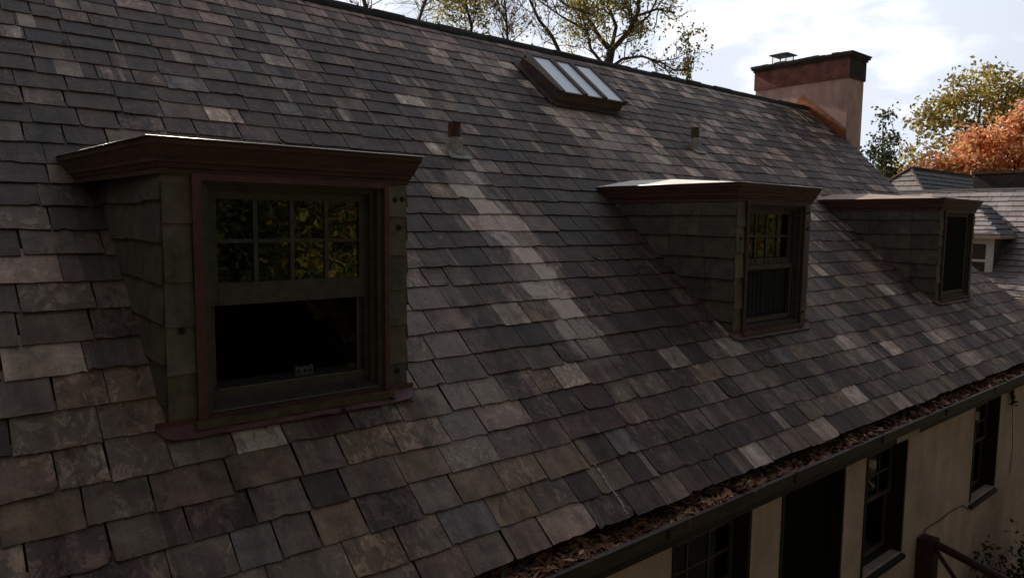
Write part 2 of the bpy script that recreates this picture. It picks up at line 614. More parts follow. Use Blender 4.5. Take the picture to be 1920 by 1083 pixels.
def holes(x, v):
    """true where a dormer or the skylight replaces the slates"""
    for x0 in DX:
        if x0 + 0.03 < x < x0 + DW - 0.03 and (FY - EY) * CS < v < 3.40:
            return True
    return False


rng = random.Random(11)
PAL = dict(
    dark=[(.066, .05, .047), (.074, .056, .051), (.058, .046, .045), (.078, .056, .05), (.066, .056, .047)],
    mid=[(.155, .128, .106), (.14, .12, .1), (.175, .137, .11), (.15, .128, .114), (.19, .15, .108)],
    light=[(.36, .31, .265), (.41, .36, .31), (.32, .285, .25), (.38, .3, .26), (.45, .415, .375)],
    blue=[(.155, .152, .158), (.14, .138, .146)],
    red=[(.095, .066, .057), (.088, .063, .056)],
    pink=[(.26, .195, .17), (.22, .168, .15), (.31, .235, .205), (.2, .16, .142)],
)
BLUE = [(2.494, 0, 3.61), (1.226, 0, 3.265), (2.302, 0, 3.104), (3.732, 0, 3.265), (6.66, 0, 3.606), (1.92, 0, 6.444), (2.68, 0, 6.627), (2.68, 0, 6.274), (5.008, 0, 6.643), (9.6, 0, 3.25), (2.95, 0, 7.53), (4.76, 0, 7.92), (2.33, 0, 6.85), (3.49, 0, 7.72), (3.84, 0, 5.01), (5.98, 0, 5.87)]
BLUE = [(a, (c - EY) * CS) for a, b, c in BLUE]


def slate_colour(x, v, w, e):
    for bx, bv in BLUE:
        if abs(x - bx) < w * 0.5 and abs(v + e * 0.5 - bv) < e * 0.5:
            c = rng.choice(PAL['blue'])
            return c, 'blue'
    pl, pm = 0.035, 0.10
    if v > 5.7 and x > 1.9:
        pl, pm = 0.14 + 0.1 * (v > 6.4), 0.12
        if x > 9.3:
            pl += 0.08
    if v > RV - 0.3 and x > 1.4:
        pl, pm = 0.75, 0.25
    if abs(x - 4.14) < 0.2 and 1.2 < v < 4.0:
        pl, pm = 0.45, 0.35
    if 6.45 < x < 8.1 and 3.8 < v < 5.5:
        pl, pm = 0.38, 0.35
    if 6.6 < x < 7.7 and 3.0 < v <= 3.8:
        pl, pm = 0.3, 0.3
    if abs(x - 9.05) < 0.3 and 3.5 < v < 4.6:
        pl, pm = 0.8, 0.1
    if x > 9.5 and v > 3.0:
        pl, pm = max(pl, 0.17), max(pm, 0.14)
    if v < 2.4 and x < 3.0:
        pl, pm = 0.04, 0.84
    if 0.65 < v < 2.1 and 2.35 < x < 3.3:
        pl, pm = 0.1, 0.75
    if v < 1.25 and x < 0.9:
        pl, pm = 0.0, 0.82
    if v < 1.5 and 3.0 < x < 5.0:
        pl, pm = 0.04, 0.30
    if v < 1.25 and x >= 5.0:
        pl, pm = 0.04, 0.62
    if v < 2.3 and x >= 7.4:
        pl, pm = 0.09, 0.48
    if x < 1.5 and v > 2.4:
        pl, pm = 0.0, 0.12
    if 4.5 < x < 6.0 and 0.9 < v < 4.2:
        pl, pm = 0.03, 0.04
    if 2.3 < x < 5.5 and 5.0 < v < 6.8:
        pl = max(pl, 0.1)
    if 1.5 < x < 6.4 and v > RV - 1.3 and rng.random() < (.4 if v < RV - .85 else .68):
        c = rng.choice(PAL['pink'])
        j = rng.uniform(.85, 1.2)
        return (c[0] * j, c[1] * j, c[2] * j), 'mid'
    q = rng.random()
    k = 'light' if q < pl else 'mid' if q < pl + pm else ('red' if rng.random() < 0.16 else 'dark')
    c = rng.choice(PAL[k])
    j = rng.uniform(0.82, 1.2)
    return (c[0] * j, c[1] * j, c[2] * j), k


def add_slate(mb, x0, x1, v0, e, colf, big=True, lift=0.0115, th=0.006, chip=True, wob=0.0032):
    """one slate: a slab whose foot is lifted and whose head dips under the course above; coords (x, v, n)"""
    w = x1 - x0
    nc = 4 if big else 2
    top = v0 + e * 1.3
    base = v0 + rng.uniform(-0.010, 0.010) + 0.004 * math.sin(x0 * 0.9 + v0 * 5.0)
    skew = rng.uniform(-0.006, 0.006)
    ca, cb = (0, 0)
    if chip and rng.random() < 0.085:
        ca = rng.uniform(0.015, 0.055)
    if chip and rng.random() < 0.07:
        cb = rng.uniform(0.015, 0.055)
    fr = [0] + sorted(rng.uniform(0.15, 0.85) for _ in range(nc - 1)) + [1]
    if big:
        fr = [0, 0.06, 0.15, rng.uniform(.25, .34), rng.uniform(.4, .5), rng.uniform(.58, .68), rng.uniform(.75, .82), 0.94, 1]
    if chip and rng.random() < 0.3:
        wob = wob * 1.8
    bot = []
    for k_, f in enumerate(fr):
        y = base + skew * (f - .5) + rng.uniform(-wob, wob)
        if f == 0:
            y += ca
        if f == 1:
            y += cb
        if k_ in (1, 7) and ((ca and k_ == 1) or (cb and k_ == 7)):
            y += (ca if k_ == 1 else cb) * rng.uniform(.1, .5)
        elif chip and rng.random() < .035:
            y += rng.uniform(.006, .016)
        bot.append((x0 + w * f, y))
    sk2 = rng.uniform(-0.006, 0.006)
    hh = lift * rng.uniform(0.85, 1.3)
    tilt = rng.uniform(-0.003, 0.003)
    vs = []
    n = len(fr)
    for k, f in enumerate(fr):
        vs.append((bot[k][0], bot[k][1], hh + tilt * (f - .5)))
    for k, f in enumerate(fr):
        vs.append((x0 + w * f + sk2, top, 0.0005))
    for k, f in enumerate(fr):
        vs.append((bot[k][0], bot[k][1], hh + tilt * (f - .5) - th))
    vs.append((x0 + sk2, top, -0.006))
    vs.append((x1 + sk2, top, -0.006))
    i = len(mb.v)
    mb.v.extend(vs)
    cols = colf(n - 1)
    nf0 = len(mb.f)
    edge = tuple(q * 0.8 for q in cols[0])
    for k in range(n - 1):
        mb.f.append((i + k, i + k + 1, i + n + k + 1, i + n + k))
        mb.c.append(cols[k]); mb.m.append(0)
        mb.f.append((i + 2 * n + k, i + 2 * n + k + 1, i + k + 1, i + k))
        mb.c.append(edge); mb.m.append(0)
    mb.f.append((i, i + n, i + 3 * n, i + 2 * n)); mb.c.append(edge); mb.m.append(0)
    mb.f.append((i + n - 1, i + 3 * n - 1, i + 3 * n + 1, i + 2 * n - 1)); mb.c.append(edge); mb.m.append(0)
    if mb.r is None:
        mb.r = []
    mb.r.extend([rng.random()] * (len(mb.f) - nf0))


def mixc(a, b, t):
    return tuple(a[k] + (b[k] - a[k]) * t for k in range(3))


slates = MB()
v = 0.0
rows = []
k = 0
while v < RV - 0.06:
    e = (0.205 if k < 5 else 0.225) * rng.uniform(0.97, 1.03)
    rows.append((v, e))
    v += e
    k += 1
for k, (v, e) in enumerate(rows):
    x = XL - rng.uniform(0, 0.3)
    xm = xmax(v + e * 0.5)
    hi = RV - 0.02
    while x < xm - 0.04:
        w = rng.choice([rng.uniform(0.2, 0.3), rng.uniform(0.26, 0.34), rng.uniform(0.28, 0.38), rng.uniform(0.32, 0.42)])
        if x > 7:
            w *= 0.95
        x1 = min(x + w, xm)
        if xm - x1 < 0.12:
            x1 = xm
        xc = (x + x1) / 2
        if holes(x, v) and holes(x1, v) and holes(x, v + e * .6):
            x = x1 + 0.004
            continue
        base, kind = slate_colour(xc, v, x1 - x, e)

        def colf(n, base=base, kind=kind, xc=xc, v=v):
            out = []
            alt = rng.choice(PAL['light'] if rng.random() < (0.6 if (v > 4 or kind == 'light') else 0.22) else PAL['mid'])
            jt = rng.uniform(-.03, .03)
            strip = rng.random() < (0.2 if v < 1.8 else 0.42 if (v > 4.6 or xc > 8.5) else 0.28) and kind != 'blue' and xc > 0.6
            a = rng.randrange(n)
            for q in range(n):
                c = base
                if strip and a <= q <= a + rng.choice([1, 2, 3]):
                    c = mixc(base, alt, rng.uniform(0.35, 0.85)) if kind in ('dark', 'red') else mixc(base, PAL['dark'][0], rng.uniform(0.3, 0.7))
                j = rng.uniform(0.92, 1.09)
                out.append(tuple(u * j for u in c))
            return out
        gap = 0.0032 + (rng.uniform(0, 0.006) if rng.random() < .4 else 0)
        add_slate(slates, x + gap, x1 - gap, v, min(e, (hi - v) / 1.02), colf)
        x = x1
roof_rot = (PA, 0, 0)

# timber deck under the slates, cut out where the dormers stand (roof coordinates x, v, n)
deck = MB()
vd0, vd1 = (FY + 0.07 - EY) * CS, (5.2 - EY) * CS
xs = [XL - 0.3]
for x0 in DX:
    xs += [x0 + 0.08, x0 + DW - 0.08]
xs += [14.12]


def deckq(xa, xb, va, vb):
    deck.idx([(xa, va, -0.012), (xb, va, -0.012), (xb, vb, -0.012), (xa, vb, -0.012),
              (xa, va, -0.05), (xb, va, -0.05), (xb, vb, -0.05), (xa, vb, -0.05)],
             [(0, 1, 2, 3), (7, 6, 5, 4), (0, 4, 5, 1), (1, 5, 6, 2), (2, 6, 7, 3), (3, 7, 4, 0)])


for k in range(len(xs) - 1):
    if k % 2 == 0:
        deckq(xs[k], xs[k + 1], 0.02, RV - 0.01)
    else:
        deckq(xs[k], xs[k + 1], 0.02, vd0)
        deckq(xs[k], xs[k + 1], vd1, RV - 0.01)
for va, vb in [(0.02, 0.9), (1.7, 2.6), (2.6, 3.6), (3.6, 4.6), (4.6, 5.46), (5.46, RV - 0.01)]:
    vs = [(14.12, va), (xmax(va) - 0.02, va), (xmax(vb) - 0.02, vb), (14.12, vb)]
    if vs[1][0] < 14.13:
        vs[1] = (14.125, va)
    deck.idx([(a, b, -0.012) for a, b in vs] + [(a, b, -0.05) for a, b in vs],
             [(0, 1, 2, 3), (7, 6, 5, 4), (0, 4, 5, 1), (1, 5, 6, 2), (2, 6, 7, 3), (3, 7, 4, 0)])
# far slope behind the ridge, in the same roof coordinates
sn, cs_ = math.sin(2 * PA), math.cos(2 * PA)


def back(x, s, n_=-0.012):
    return (x, RV + s * cs_, n_ - s * sn)


deck.face([back(XL - 0.3, 0), back(15.74, 0), back(15.74, 7.0), back(XL - 0.3, 7.0)])
roof = obj('roof', deck, M_DECK, house, True, (0, EY, EZ), rot=roof_rot)
obj('slate_covering', slates, M_SLATE, roof)

# ridge capping: rough overlapping saddle strip
rc = MB()
x = XL
while x < 15.72:
    L = rng.uniform(0.35, 0.6)
    x1 = min(x + L, 15.72)
    h = rng.uniform(0.03, 0.045)
    a, b = rng.uniform(0.07, 0.10), rng.uniform(0.08, 0.1)
    prof = [(RV - a, 0.018), (RV - a * .5, 0.018 + h * .7), (RV + 0.005, h + 0.022), (RV + b * .3, h * .4), (RV + b * .4, -0.06)]
    prof = [(p, q + rng.uniform(-.004, .004)) for p, q in prof]
    vs = [(x, p, q) for p, q in prof] + [(x1 + 0.02, p, q - 0.002) for p, q in prof]
    n = len(prof)
    rc.idx(vs, [(i, n + i, n + i + 1, i + 1) for i in range(n - 1)] + [(0, 1, 2, 3, 4), (9, 8, 7, 6, 5)])
    x = x1
obj('ridge_capping', rc, M_RIDGE, roof)

# ---- walls with real window openings
WY = 3.16
WIN = [(4.29, 5.37), (5.89, 7.11), (7.61, 8.66), (10.94, 11.97)]
WZ0, WZ1 = -3.79, -2.22
wall = MB()
xs = [XL]
for a, b in WIN:
    xs += [a, b]
xs += [14.4]
for k in range(len(xs) - 1):
    if k % 2 == 0:
        wall.box(xs[k], xs[k + 1], WY, WY + 0.3, -6.2, -1.78)
    else:
        wall.box(xs[k], xs[k + 1], WY, WY + 0.3, -6.2, WZ0)
        wall.box(xs[k], xs[k + 1], WY, WY + 0.3, WZ1, -1.78)
# right hand gable end, following the skewed edge of the roof
gp = [(14.4, WY + .3), (14.03, 4.2), (15.6, 7.1), (15.65, 8.3), (15.65, 13.6)]
for (xa, ya), (xb, yb) in zip(gp, gp[1:]):
    za = roof_z(ya) - 0.12 if ya < RY else RZ - T * (ya - RY) - 0.12
    zb = roof_z(yb) - 0.12 if yb < RY else RZ - T * (yb - RY) - 0.12
    wall.face([(xa, ya, -6.2), (xb, yb, -6.2), (xb, yb, zb), (xa, ya, za)])
wall.face([(15.65, 13.6, -6.2), (XL, 13.6, -6.2), (XL, 13.6, -1.9), (15.65, 13.6, -1.9)])
wall.face([(XL, 13.6, -6.2), (XL, WY, -6.2), (XL, WY, -1.8), (XL, RY, RZ - .1), (XL, 13.6, -1.9)])
obj('wall', wall, M_STUCCO, house, True)

# ---- gutter with its boards
gu = MB()
GX0, GX1 = XL, 14.5
gu.box(GX0, GX1, 2.76, 2.785, -2.085, -1.995)                       # outer board
gu.box(GX0, GX1, 2.752, 2.788, -1.997, -1.987)                      # worn rim
gu.box(GX0, GX1, 2.785, 3.0, -2.115, -2.095)                        # floor
gu.box(GX0, GX1, 2.985, 3.005, -2.095, -1.98)                       # inner board
for k in range(10):
    gx = -1.2 + k * 1.63
    gu.box(gx, gx + .05, 2.747, 2.7595, -2.07, -1.998)
gut = obj('gutter', gu, M_GUTTER, house, True)
fb = MB()
fb.box(GX0, GX1, 2.785, 2.815, -2.155, -2.117)
fb.box(GX0, GX1, 2.815, WY - 0.002, -2.13, -2.112)
fb.box(GX0, GX1, WY - 0.03, WY - 0.003, -2.24, -2.132)
obj('fascia_board', fb, M_DARKWOOD, house, True)
bb = MB()
bb.box(7.35, 7.9, 2.775, 2.784, -2.152, -2.09)
tag(obj('bare_board', bb, M_CREAM, house, True), 'short bare board patch under the gutter')

# ---- lower windows
for wi, (a, b) in enumerate(WIN):
    fr = MB()
    y0, y1 = WY - 0.012, WY + 0.26
    t = 0.035
    fr.box(a - 0.005, a + t, y0, y1, WZ0 + .002, WZ1 - .002)
    fr.box(b - t, b + 0.005, y0, y1, WZ0 + .002, WZ1 - .002)
    fr.box(a + t, b - t, y0 + .004, y1, WZ1 - 0.05, WZ1 - .002)
    f = obj('window', fr, M_DARKWOOD, house, True)
    si = MB()
    si.prism([(WY - 0.045, -3.875), (WY - 0.045, -3.835), (WY + 0.2, -3.755), (WY + 0.2, -3.81)], 'x', a - 0.02, b + 0.045)

    def sub(name, mb, m):
        return obj(name, mb, m, f, True)
    sub('sill', si, M_DARKWOOD)
    if wi == 1:
        pn = MB()
        for q in range(6):
            xx = a + t + (b - a - 2 * t) * q / 6
            pn.box(xx + .003, xx + (b - a - 2 * t) / 6 - .003, WY + 0.12, WY + 0.14, WZ0 + .01, WZ1 - .05)
        sub('screen', pn, M_SCREEN)
        continue
    sm = MB()
    sx0, sx1 = a + t, b - t
    for (z0, z1, yy) in [(-3.1, WZ1 - 0.05, WY + 0.135), (-3.76, -3.08, WY + 0.17)]:
        sm.box(sx0, sx0 + .05, yy, yy + .03, z0, z1)
        sm.box(sx1 - .05, sx1, yy, yy + .03, z0, z1)
        sm.box(sx0 + .05, sx1 - .05, yy + .001, yy + .03, z1 - .05, z1)
        sm.box(sx0 + .05, sx1 - .05, yy + .001, yy + .03, z0, z0 + .05)
        if z0 > -3.5 or wi == 0:
            for q in (1, 2):
                xx = sx0 + .05 + (sx1 - sx0 - .1) * q / 3
                sm.box(xx - .01, xx + .01, yy + .004, yy + .026, z0 + .05, z1 - .05)
            for q in (1, 2):
                zz = z0 + .05 + (z1 - z0 - .1) * q / 3
                sm.box(sx0 + .05, sx1 - .05, yy + .006, yy + .024, zz - .01, zz + .01)
    sub('sash', sm, M_SASH)
    pn = MB()
    pn.box(sx0 + .04, sx1 - .04, WY + .15, WY + .154, -3.09, WZ1 - .06)
    pn.box(sx0 + .04, sx1 - .04, WY + .185, WY + .189, -3.75, -3.09)
    sub('pane', pn, M_GLASS)
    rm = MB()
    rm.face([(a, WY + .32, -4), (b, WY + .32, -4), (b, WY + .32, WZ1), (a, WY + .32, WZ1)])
    sub('dark_backing', rm, M_CURTAIN)  # plain dark sheet closing the opening behind the glass
    if wi == 2:
        ln = MB()
        ln.box(sx0 + .052, sx1 - .052, WY + .155, WY + .163, -3.745, -3.737)
        ln.box(sx0 + .045, sx0 + .052, WY + .155, WY + .163, -3.74, -3.3)
        sub('storm_track', ln, M_DRIP)
    if wi == 3:
        ln = MB()
        ln.box(a - .035, a - .02, WY - .03, WY - .003, -2.62, -2.5)
        sub('latch', ln, M_WHITE)
        ln = MB()
        ln.box(a + .045, a + .06, WY - .03, WY - .014, -2.64, -2.52)
        sub('latch', ln, M_WHITE)

# thin crack-like cable on the wall
cb = MB()
cb.tube([(9.3, WY - .012, -4.1), (9.36, WY - .012, -3.72), (9.8, WY - .012, -3.74), (10.3, WY - .012, -3.72), (10.7, WY - .012, -3.76), (10.9, WY - .012, -3.87)],
        [.006] * 6, 6)
tag(obj('cable', cb, M_GUTTER), 'thin sagging cable running along the tan wall above the porch railing', 'cable')

# ---- dormers
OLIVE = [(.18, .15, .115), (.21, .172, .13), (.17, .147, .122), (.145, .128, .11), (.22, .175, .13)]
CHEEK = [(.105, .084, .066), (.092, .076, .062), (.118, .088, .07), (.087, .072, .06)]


def make_dormer(idx, x0):
    r2 = random.Random(40 + idx)
    L = lambda p: p
    body = MB()
    top = 0.0 - FZ + 0.27 - 0.0            # top of the face, above its foot
    H = 1.37
    # core: two cheek walls and the front frame wall with a real opening
    ox0, ox1, oz0, oz1 = 0.17, 1.245, 0.035, 1.335
    for xa, xb in ((0.02, 0.07), (DW - 0.07, DW - 0.02)):
        body.prism([(0.02, -0.03), (0.02, H), (1.66, H), (1.66, 1.42)], 'x', xa, xb, (.05, .04, .035))
    body.box(0.02, ox0, 0.012, 0.09, -0.04, H, (.05, .04, .035))
    body.box(ox1, DW - 0.02, 0.012, 0.09, -0.04, H, (.05, .04, .035))
    body.box(ox0, ox1, 0.012, 0.09, -0.04, oz0, (.05, .04, .035))
    body.box(ox0, ox1, 0.012, 0.09, oz1, H, (.05, .04, .035))
    # slate strips either side of the window
    for (xa, xb, seed) in ((-0.004, 0.132, 0), (DW - 0.13, DW + 0.004, 1)):
        z = H
        n = 5 + seed
        hts = [r2.uniform(.85, 1.15) for _ in range(n)]
        tot = sum(hts)
        zz = H
        for h in hts:
            hh = (H + 0.02) * h / tot
            c = r2.choice(OLIVE)
            j = r2.uniform(.8, 1.2)
            c = tuple(u * j for u in c)
            za, zb = zz - hh, zz
            vs = [(xa + r2.uniform(-.004, .004), -0.012, za + .002), (xb + r2.uniform(-.003, .003), -0.012, za + .002 + r2.uniform(-.005, .005)),
                  (xb, 0.002, zb), (xa, 0.002, zb)]
            back_ = [(p[0], 0.013, p[2]) for p in vs]
            body.idx(vs + back_, [(0, 1, 2, 3), (0, 4, 5, 1), (1, 5, 6, 2), (3, 2, 6, 7), (0, 3, 7, 4)], c, 0)
            zz -= hh
    # slate hung cheeks
    for side in (0, 1):
        sx = 0.0 if side == 0 else DW
        sg = -1 if side == 0 else 1
        z = -0.05
        row = 0
        while z < H:
            e = 0.215 if row else 0.19
            y = r2.uniform(-0.1, 0.0)
            ymax = (z + e) * .965 / T + 0.12
            y = 0.0
            while y < ymax:
                w = r2.uniform(0.26, 0.42)
                ya, yb = y, min(y + w, ymax + .1)
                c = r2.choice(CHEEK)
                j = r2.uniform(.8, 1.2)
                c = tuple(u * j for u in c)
                zt = min(z + e * 1.25, H + .01)
                oz = r2.uniform(-.006, .006)
                o1, o2 = 0.022, 0.002
                vs = [(sx + sg * (o1 - .0), ya + .002, z + oz), (sx + sg * o1, yb - .002, z + oz + r2.uniform(-.004, .004)), (sx + sg * o2, yb - .002, zt), (sx + sg * o2, ya + .002, zt)]
                bk = [(sx - sg * 0.015, p[1], p[2]) for p in vs]
                body.idx(vs + bk, [(0, 1, 2, 3), (3, 2, 1, 0), (0, 4, 5, 1), (1, 5, 6, 2), (3, 2, 6, 7), (0, 3, 7, 4)], c, 0)
                y = yb
            z += e
            row += 1
    # dark slate hooks on the cheek and corner strips
    def pad(p, nrm, r_):
        p = Vector(p); nrm = Vector(nrm)
        body.tube([p, p + nrm * 0.008], [r_, r_ * .8], 8, (1, 1, 1), 1)
    for yv in ([.12, .33, .5, .66, .84, 1.06, 1.3] if idx else [.2, .35, .55, .8]):
        pad((-0.012, yv + r2.uniform(-.02, .02), 1.24 + r2.uniform(-.01, .01)), (-1, 0, 0), .014)
    for (px, dd) in ([(.93, .075), (1.27, .05), (1.385, .1)] if idx == 0 else [(1.2, .05)]):
        pad(Vector((px, -math.cos(PA) * dd, -math.sin(PA) * dd)) + Vector((0, -math.sin(PA), math.cos(PA))) * .034, (0, -math.sin(PA), math.cos(PA)), .016)
    for (px, pz) in [(1.325, 1.255), (1.375, 1.26), (1.35, 1.08), (1.335, .15), (.07, .53 if idx == 0 else .98)]:
        pad((px, -0.008, pz), (0, -1, 0), .018)
    d = obj('dormer', body, [M_SLATE2, M_PAD], house, False)
    d.location = (x0, FY, FZ)
    d.scale = (1, 1, .965)
    d.matrix_parent_inverse = world_mat(house).inverted()
    tag(d, ['nearest dormer with open lower sash, on the left', 'middle dormer with pale sunlit metal roof',
            'farthest dormer with brown metal roof and screened window'][idx])

    # casing (oxblood boards round the opening)
    ca = MB()
    ca.box(0.133, 0.18, -0.03, 0.0, 0.03, 1.36)
    ca.box(1.238, 1.268, -0.03, 0.0, 0.03, 1.36)
    ca.box(0.18, 1.238, -0.028, 0.0, 1.325, 1.36)
    obj('casing', ca, M_REDTRIM if idx == 0 else M_CORNICE, d)
    # cornice
    co = MB()
    prof = [(0.0, 1.352), (0.016, 1.352), (0.016, 1.382), (0.026, 1.386), (0.03, 1.408), (0.042, 1.413), (0.044, 1.43), (0.056, 1.46), (0.07, 1.497), (0.076, 1.5),
            (0.077, 1.529), (0.0, 1.529)]
    sk = -0.12 if idx == 0 else 0.0                                  # the nearest dormer's left eave flares out towards the back
    path = [(sk, 1.72), (0.0, 0.0), (DW, 0.0), (DW, 1.72)]
    co.sweep([(p[0], p[1]) for p in path][::-1], [(o if 0 else o, z) for o, z in prof][::-1]) if 0 else co.sweep(path[::-1], [(-o, z) for o, z in prof])
    obj('cornice', co, M_CORNICE, d)
    # hipped sheet metal roof with a bright drip edge
    ro = MB()
    ex0, ex1, ey0, ey1, ez = -0.085, DW + 0.085, -0.085, 1.79, 1.532
    ezb = ez + 0.004
    cx = DW / 2
    rz = 1.648
    ay = 1.3
    P = dict(a=(ex0, ey0, ez), b=(ex1, ey0, ez), c=(ex1, ey1, ezb), d=(ex0 + sk, ey1, ezb), e=(cx, ay, rz), f=(cx, ey1 + .2, rz + .008))
    ro.face([P['a'], P['b'], P['e']])
    ro.face([P['d'], P['a'], P['e'], P['f']])
    ro.face([P['b'], P['c'], P['f'], P['e']])
    ro.face([P['a'], P['d'], P['c'], P['b']])
    ro.face([P['d'], P['f'], P['c']])
    rf_ = obj('dormer_roof', ro, [M_TIN, M_TIN, M_COPPERBROWN][idx], d)
    dr = MB()
    rr = 0.003 if idx == 0 else 0.0042
    dr.tube([(ex0 + sk * .95, ey1 - .1, ezb), (ex0, ey0, ez), ], [rr, rr], 8)
    dr.tube([(ex0, ey0, ez), (ex1, ey0, ez)], [rr, rr], 8)
    dr.tube([(ex1, ey0, ez), (ex1, ey1 - .1, ezb)], [rr, rr], 8)
    obj('drip_edge', dr, M_DRIP if idx < 2 else M_COPPERBROWN, d, smooth=True)
    # window lining and sashes
    li = MB()
    li.box(0.17, 0.212, 0.0, 0.16, 0.04, 1.33)
    li.box(0.212, 0.235, 0.05, 0.16, 0.04, 1.312)
    li.box(1.206, 1.245, 0.0, 0.16, 0.04, 1.33)
    li.box(1.180, 1.206, 0.045, 0.16, 0.04, 1.312)
    li.box(1.160, 1.180, 0.085, 0.16, 0.04, 1.312)
    li.box(0.212, 1.206, 0.001, 0.16, 1.312, 1.33)
    li.box(0.235, 1.180, 0.05, 0.16, 1.29, 1.312)
    li.prism([(-0.0, 0.04), (-0.0, 0.075), (0.16, 0.115), (0.16, 0.04)], 'x', 0.212, 1.206)
    obj('window_frame', li, M_SASH, d)
    si = MB()
    si.box(0.118, 1.285, -0.06, 0.0, -0.004, 0.034)
    obj('sill', si, M_SILL, d)
    gx0, gx1 = 0.285, 1.128
    if idx < 2:
        us = MB()
        yy = 0.09
        z0, z1 = 0.765, 1.235
        us.box(0.236, gx0, yy, yy + .035, 0.64, 1.29)
        us.box(gx1, 1.160, yy, yy + .035, 0.64, 1.29)
        us.box(gx0, gx1, yy + .001, yy + .035, z1, 1.29)
        us.box(gx0, gx1, yy - .004, yy + .035, 0.64, z0)
        for q in (1, 2, 3):
            xx = gx0 + (gx1 - gx0) * q / 4
            us.box(xx - .012, xx + .012, yy + .004, yy + .03, z0, z1)
        us.box(gx0, gx1, yy + .007, yy + .027, (z0 + z1) / 2 - .011, (z0 + z1) / 2 + .011)
        obj('upper_sash', us, M_SASH, d)
        pn = MB()
        pn.box(gx0 - .01, gx1 + .01, yy + .015, yy + .019, z0 - .01, z1 + .01)
        obj('pane', pn, M_GLASS, d)
    if idx == 0:
        ls = MB()
        ls.box(0.236, gx0 - .01, 0.125, 0.16, 0.115, 0.66)
        ls.box(gx1 + .008, 1.160, 0.125, 0.16, 0.115, 0.66)
        ls.box(0.236, 1.16, 0.10, 0.16, 0.09, 0.165)
        obj('lower_sash', ls, M_SASH, d)
        tr = MB()
        tr.box(gx1 - .002, gx1 + .004, 0.118, 0.124, 0.168, 0.63)
        tr.box(gx0 - .01, gx1, 0.094, 0.099, 0.160, 0.165)
        obj('storm_track', tr, mat('dull_track_metal', (.22, .2, .17), .5, metal=.3), d)
        hl = MB()
        hl.box(.215, 1.2, -0.006, -0.001, 0.066, 0.0715)
        obj('sill_nosing', hl, mat('pale_edge', (.2, .19, .17), .6), d)  # thin pale strip along the front of the sill
    elif idx == 1:
        ls = MB()
        ls.box(0.236, gx0, 0.05, 0.085, 0.115, 0.70)
        ls.box(gx1, 1.160, 0.05, 0.084, 0.115, 0.70)
        ls.box(gx0, gx1, 0.051, 0.085, 0.10, 0.15)
        ls.box(gx0, gx1, 0.051, 0.085, 0.655, 0.70)
        obj('lower_sash', ls, M_SASH, d)
        cu = MB()
        n = 60
        pts = [(gx0 - .02 + (gx1 - gx0 + .04) * q / n, 0.092 + .006 * math.sin(q * 1.1) + .004 * math.sin(q * .37)) for q in range(n + 1)]
        for (xa, ya), (xb, yb) in zip(pts, pts[1:]):
            cu.face([(xa, ya, .12), (xb, yb, .12), (xb, yb, .75), (xa, ya, .75)])
        cc = obj('curtain', cu, M_CURTAIN, None, smooth=True)
        cc.location = (x0, FY, FZ)
        tag(cc, 'dark pleated curtain hanging behind the lower half of the middle dormer window', 'curtain')
    else:
        sc = MB()
        sc.box(0.26, 1.135, 0.03, 0.036, 0.12, 1.29)
        obj('screen', sc, M_SCREEN, d)
        fr = MB()
        fr.box(0.213, 0.26, 0.018, 0.045, 0.09, 1.31)
        fr.box(1.135, 1.179, 0.018, 0.045, 0.09, 1.31)
        fr.box(0.26, 1.135, 0.019, 0.045, 1.27, 1.31)
        fr.box(0.26, 1.135, 0.019, 0.045, 0.09, 0.14)
        obj('screen_frame', fr, M_SILL, d)
    # room behind
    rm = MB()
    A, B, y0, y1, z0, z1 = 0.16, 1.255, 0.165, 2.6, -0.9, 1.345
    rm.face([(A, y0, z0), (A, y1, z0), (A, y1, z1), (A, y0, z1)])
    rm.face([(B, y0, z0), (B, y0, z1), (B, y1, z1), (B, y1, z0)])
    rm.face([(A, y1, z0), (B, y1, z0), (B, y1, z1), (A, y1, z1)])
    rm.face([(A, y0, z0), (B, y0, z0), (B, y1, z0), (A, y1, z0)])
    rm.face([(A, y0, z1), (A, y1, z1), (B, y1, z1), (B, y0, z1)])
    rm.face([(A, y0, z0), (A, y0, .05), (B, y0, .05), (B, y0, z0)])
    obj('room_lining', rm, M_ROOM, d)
    # apron flashing lying on the slates at the foot (built along the slope)
    ap = MB()
    n = 40
    xa, xb = -0.075, DW + 0.05
    tp, bt = [], []
    sl = Vector((0, -math.cos(PA), -math.sin(PA)))
    nm = Vector((0, -math.sin(PA), math.cos(PA)))
    O = Vector((0, 0.0, 0.0))
    for q in range(n + 1):
        f = q / n
        xx = xa + (xb - xa) * f
        u = min(f, 1 - f) * (xb - xa)
        dd = 0.085 * math.sqrt(max(0, 1 - (1 - min(1, u / 0.11)) ** 2)) + r2.uniform(-.0025, .0025)
        lift = 0.028 + 0.004 * math.sin(q * .9) + r2.uniform(-.002, .002)
        tp.append(Vector((xx, 0, 0)) + nm * 0.036 + Vector((0, 0.012, 0.0)))
        bt.append(Vector((xx, 0, 0)) + sl * dd + nm * lift)
    for q in range(n):
        ap.face([bt[q], bt[q + 1], tp[q + 1], tp[q]])
        ap.face([bt[q] - nm * .012, bt[q + 1] - nm * .012, bt[q + 1], bt[q]])
        ap.face([tp[q], tp[q + 1], tp[q + 1] + Vector((0, -.002, .03)), tp[q] + Vector((0, -.002, .03))])
    # side flashing up the left cheek
    obj('apron_flashing', ap, M_REDTRIM, d)
    return d


dormers = [make_dormer(i, x) for i, x in enumerate(DX)]

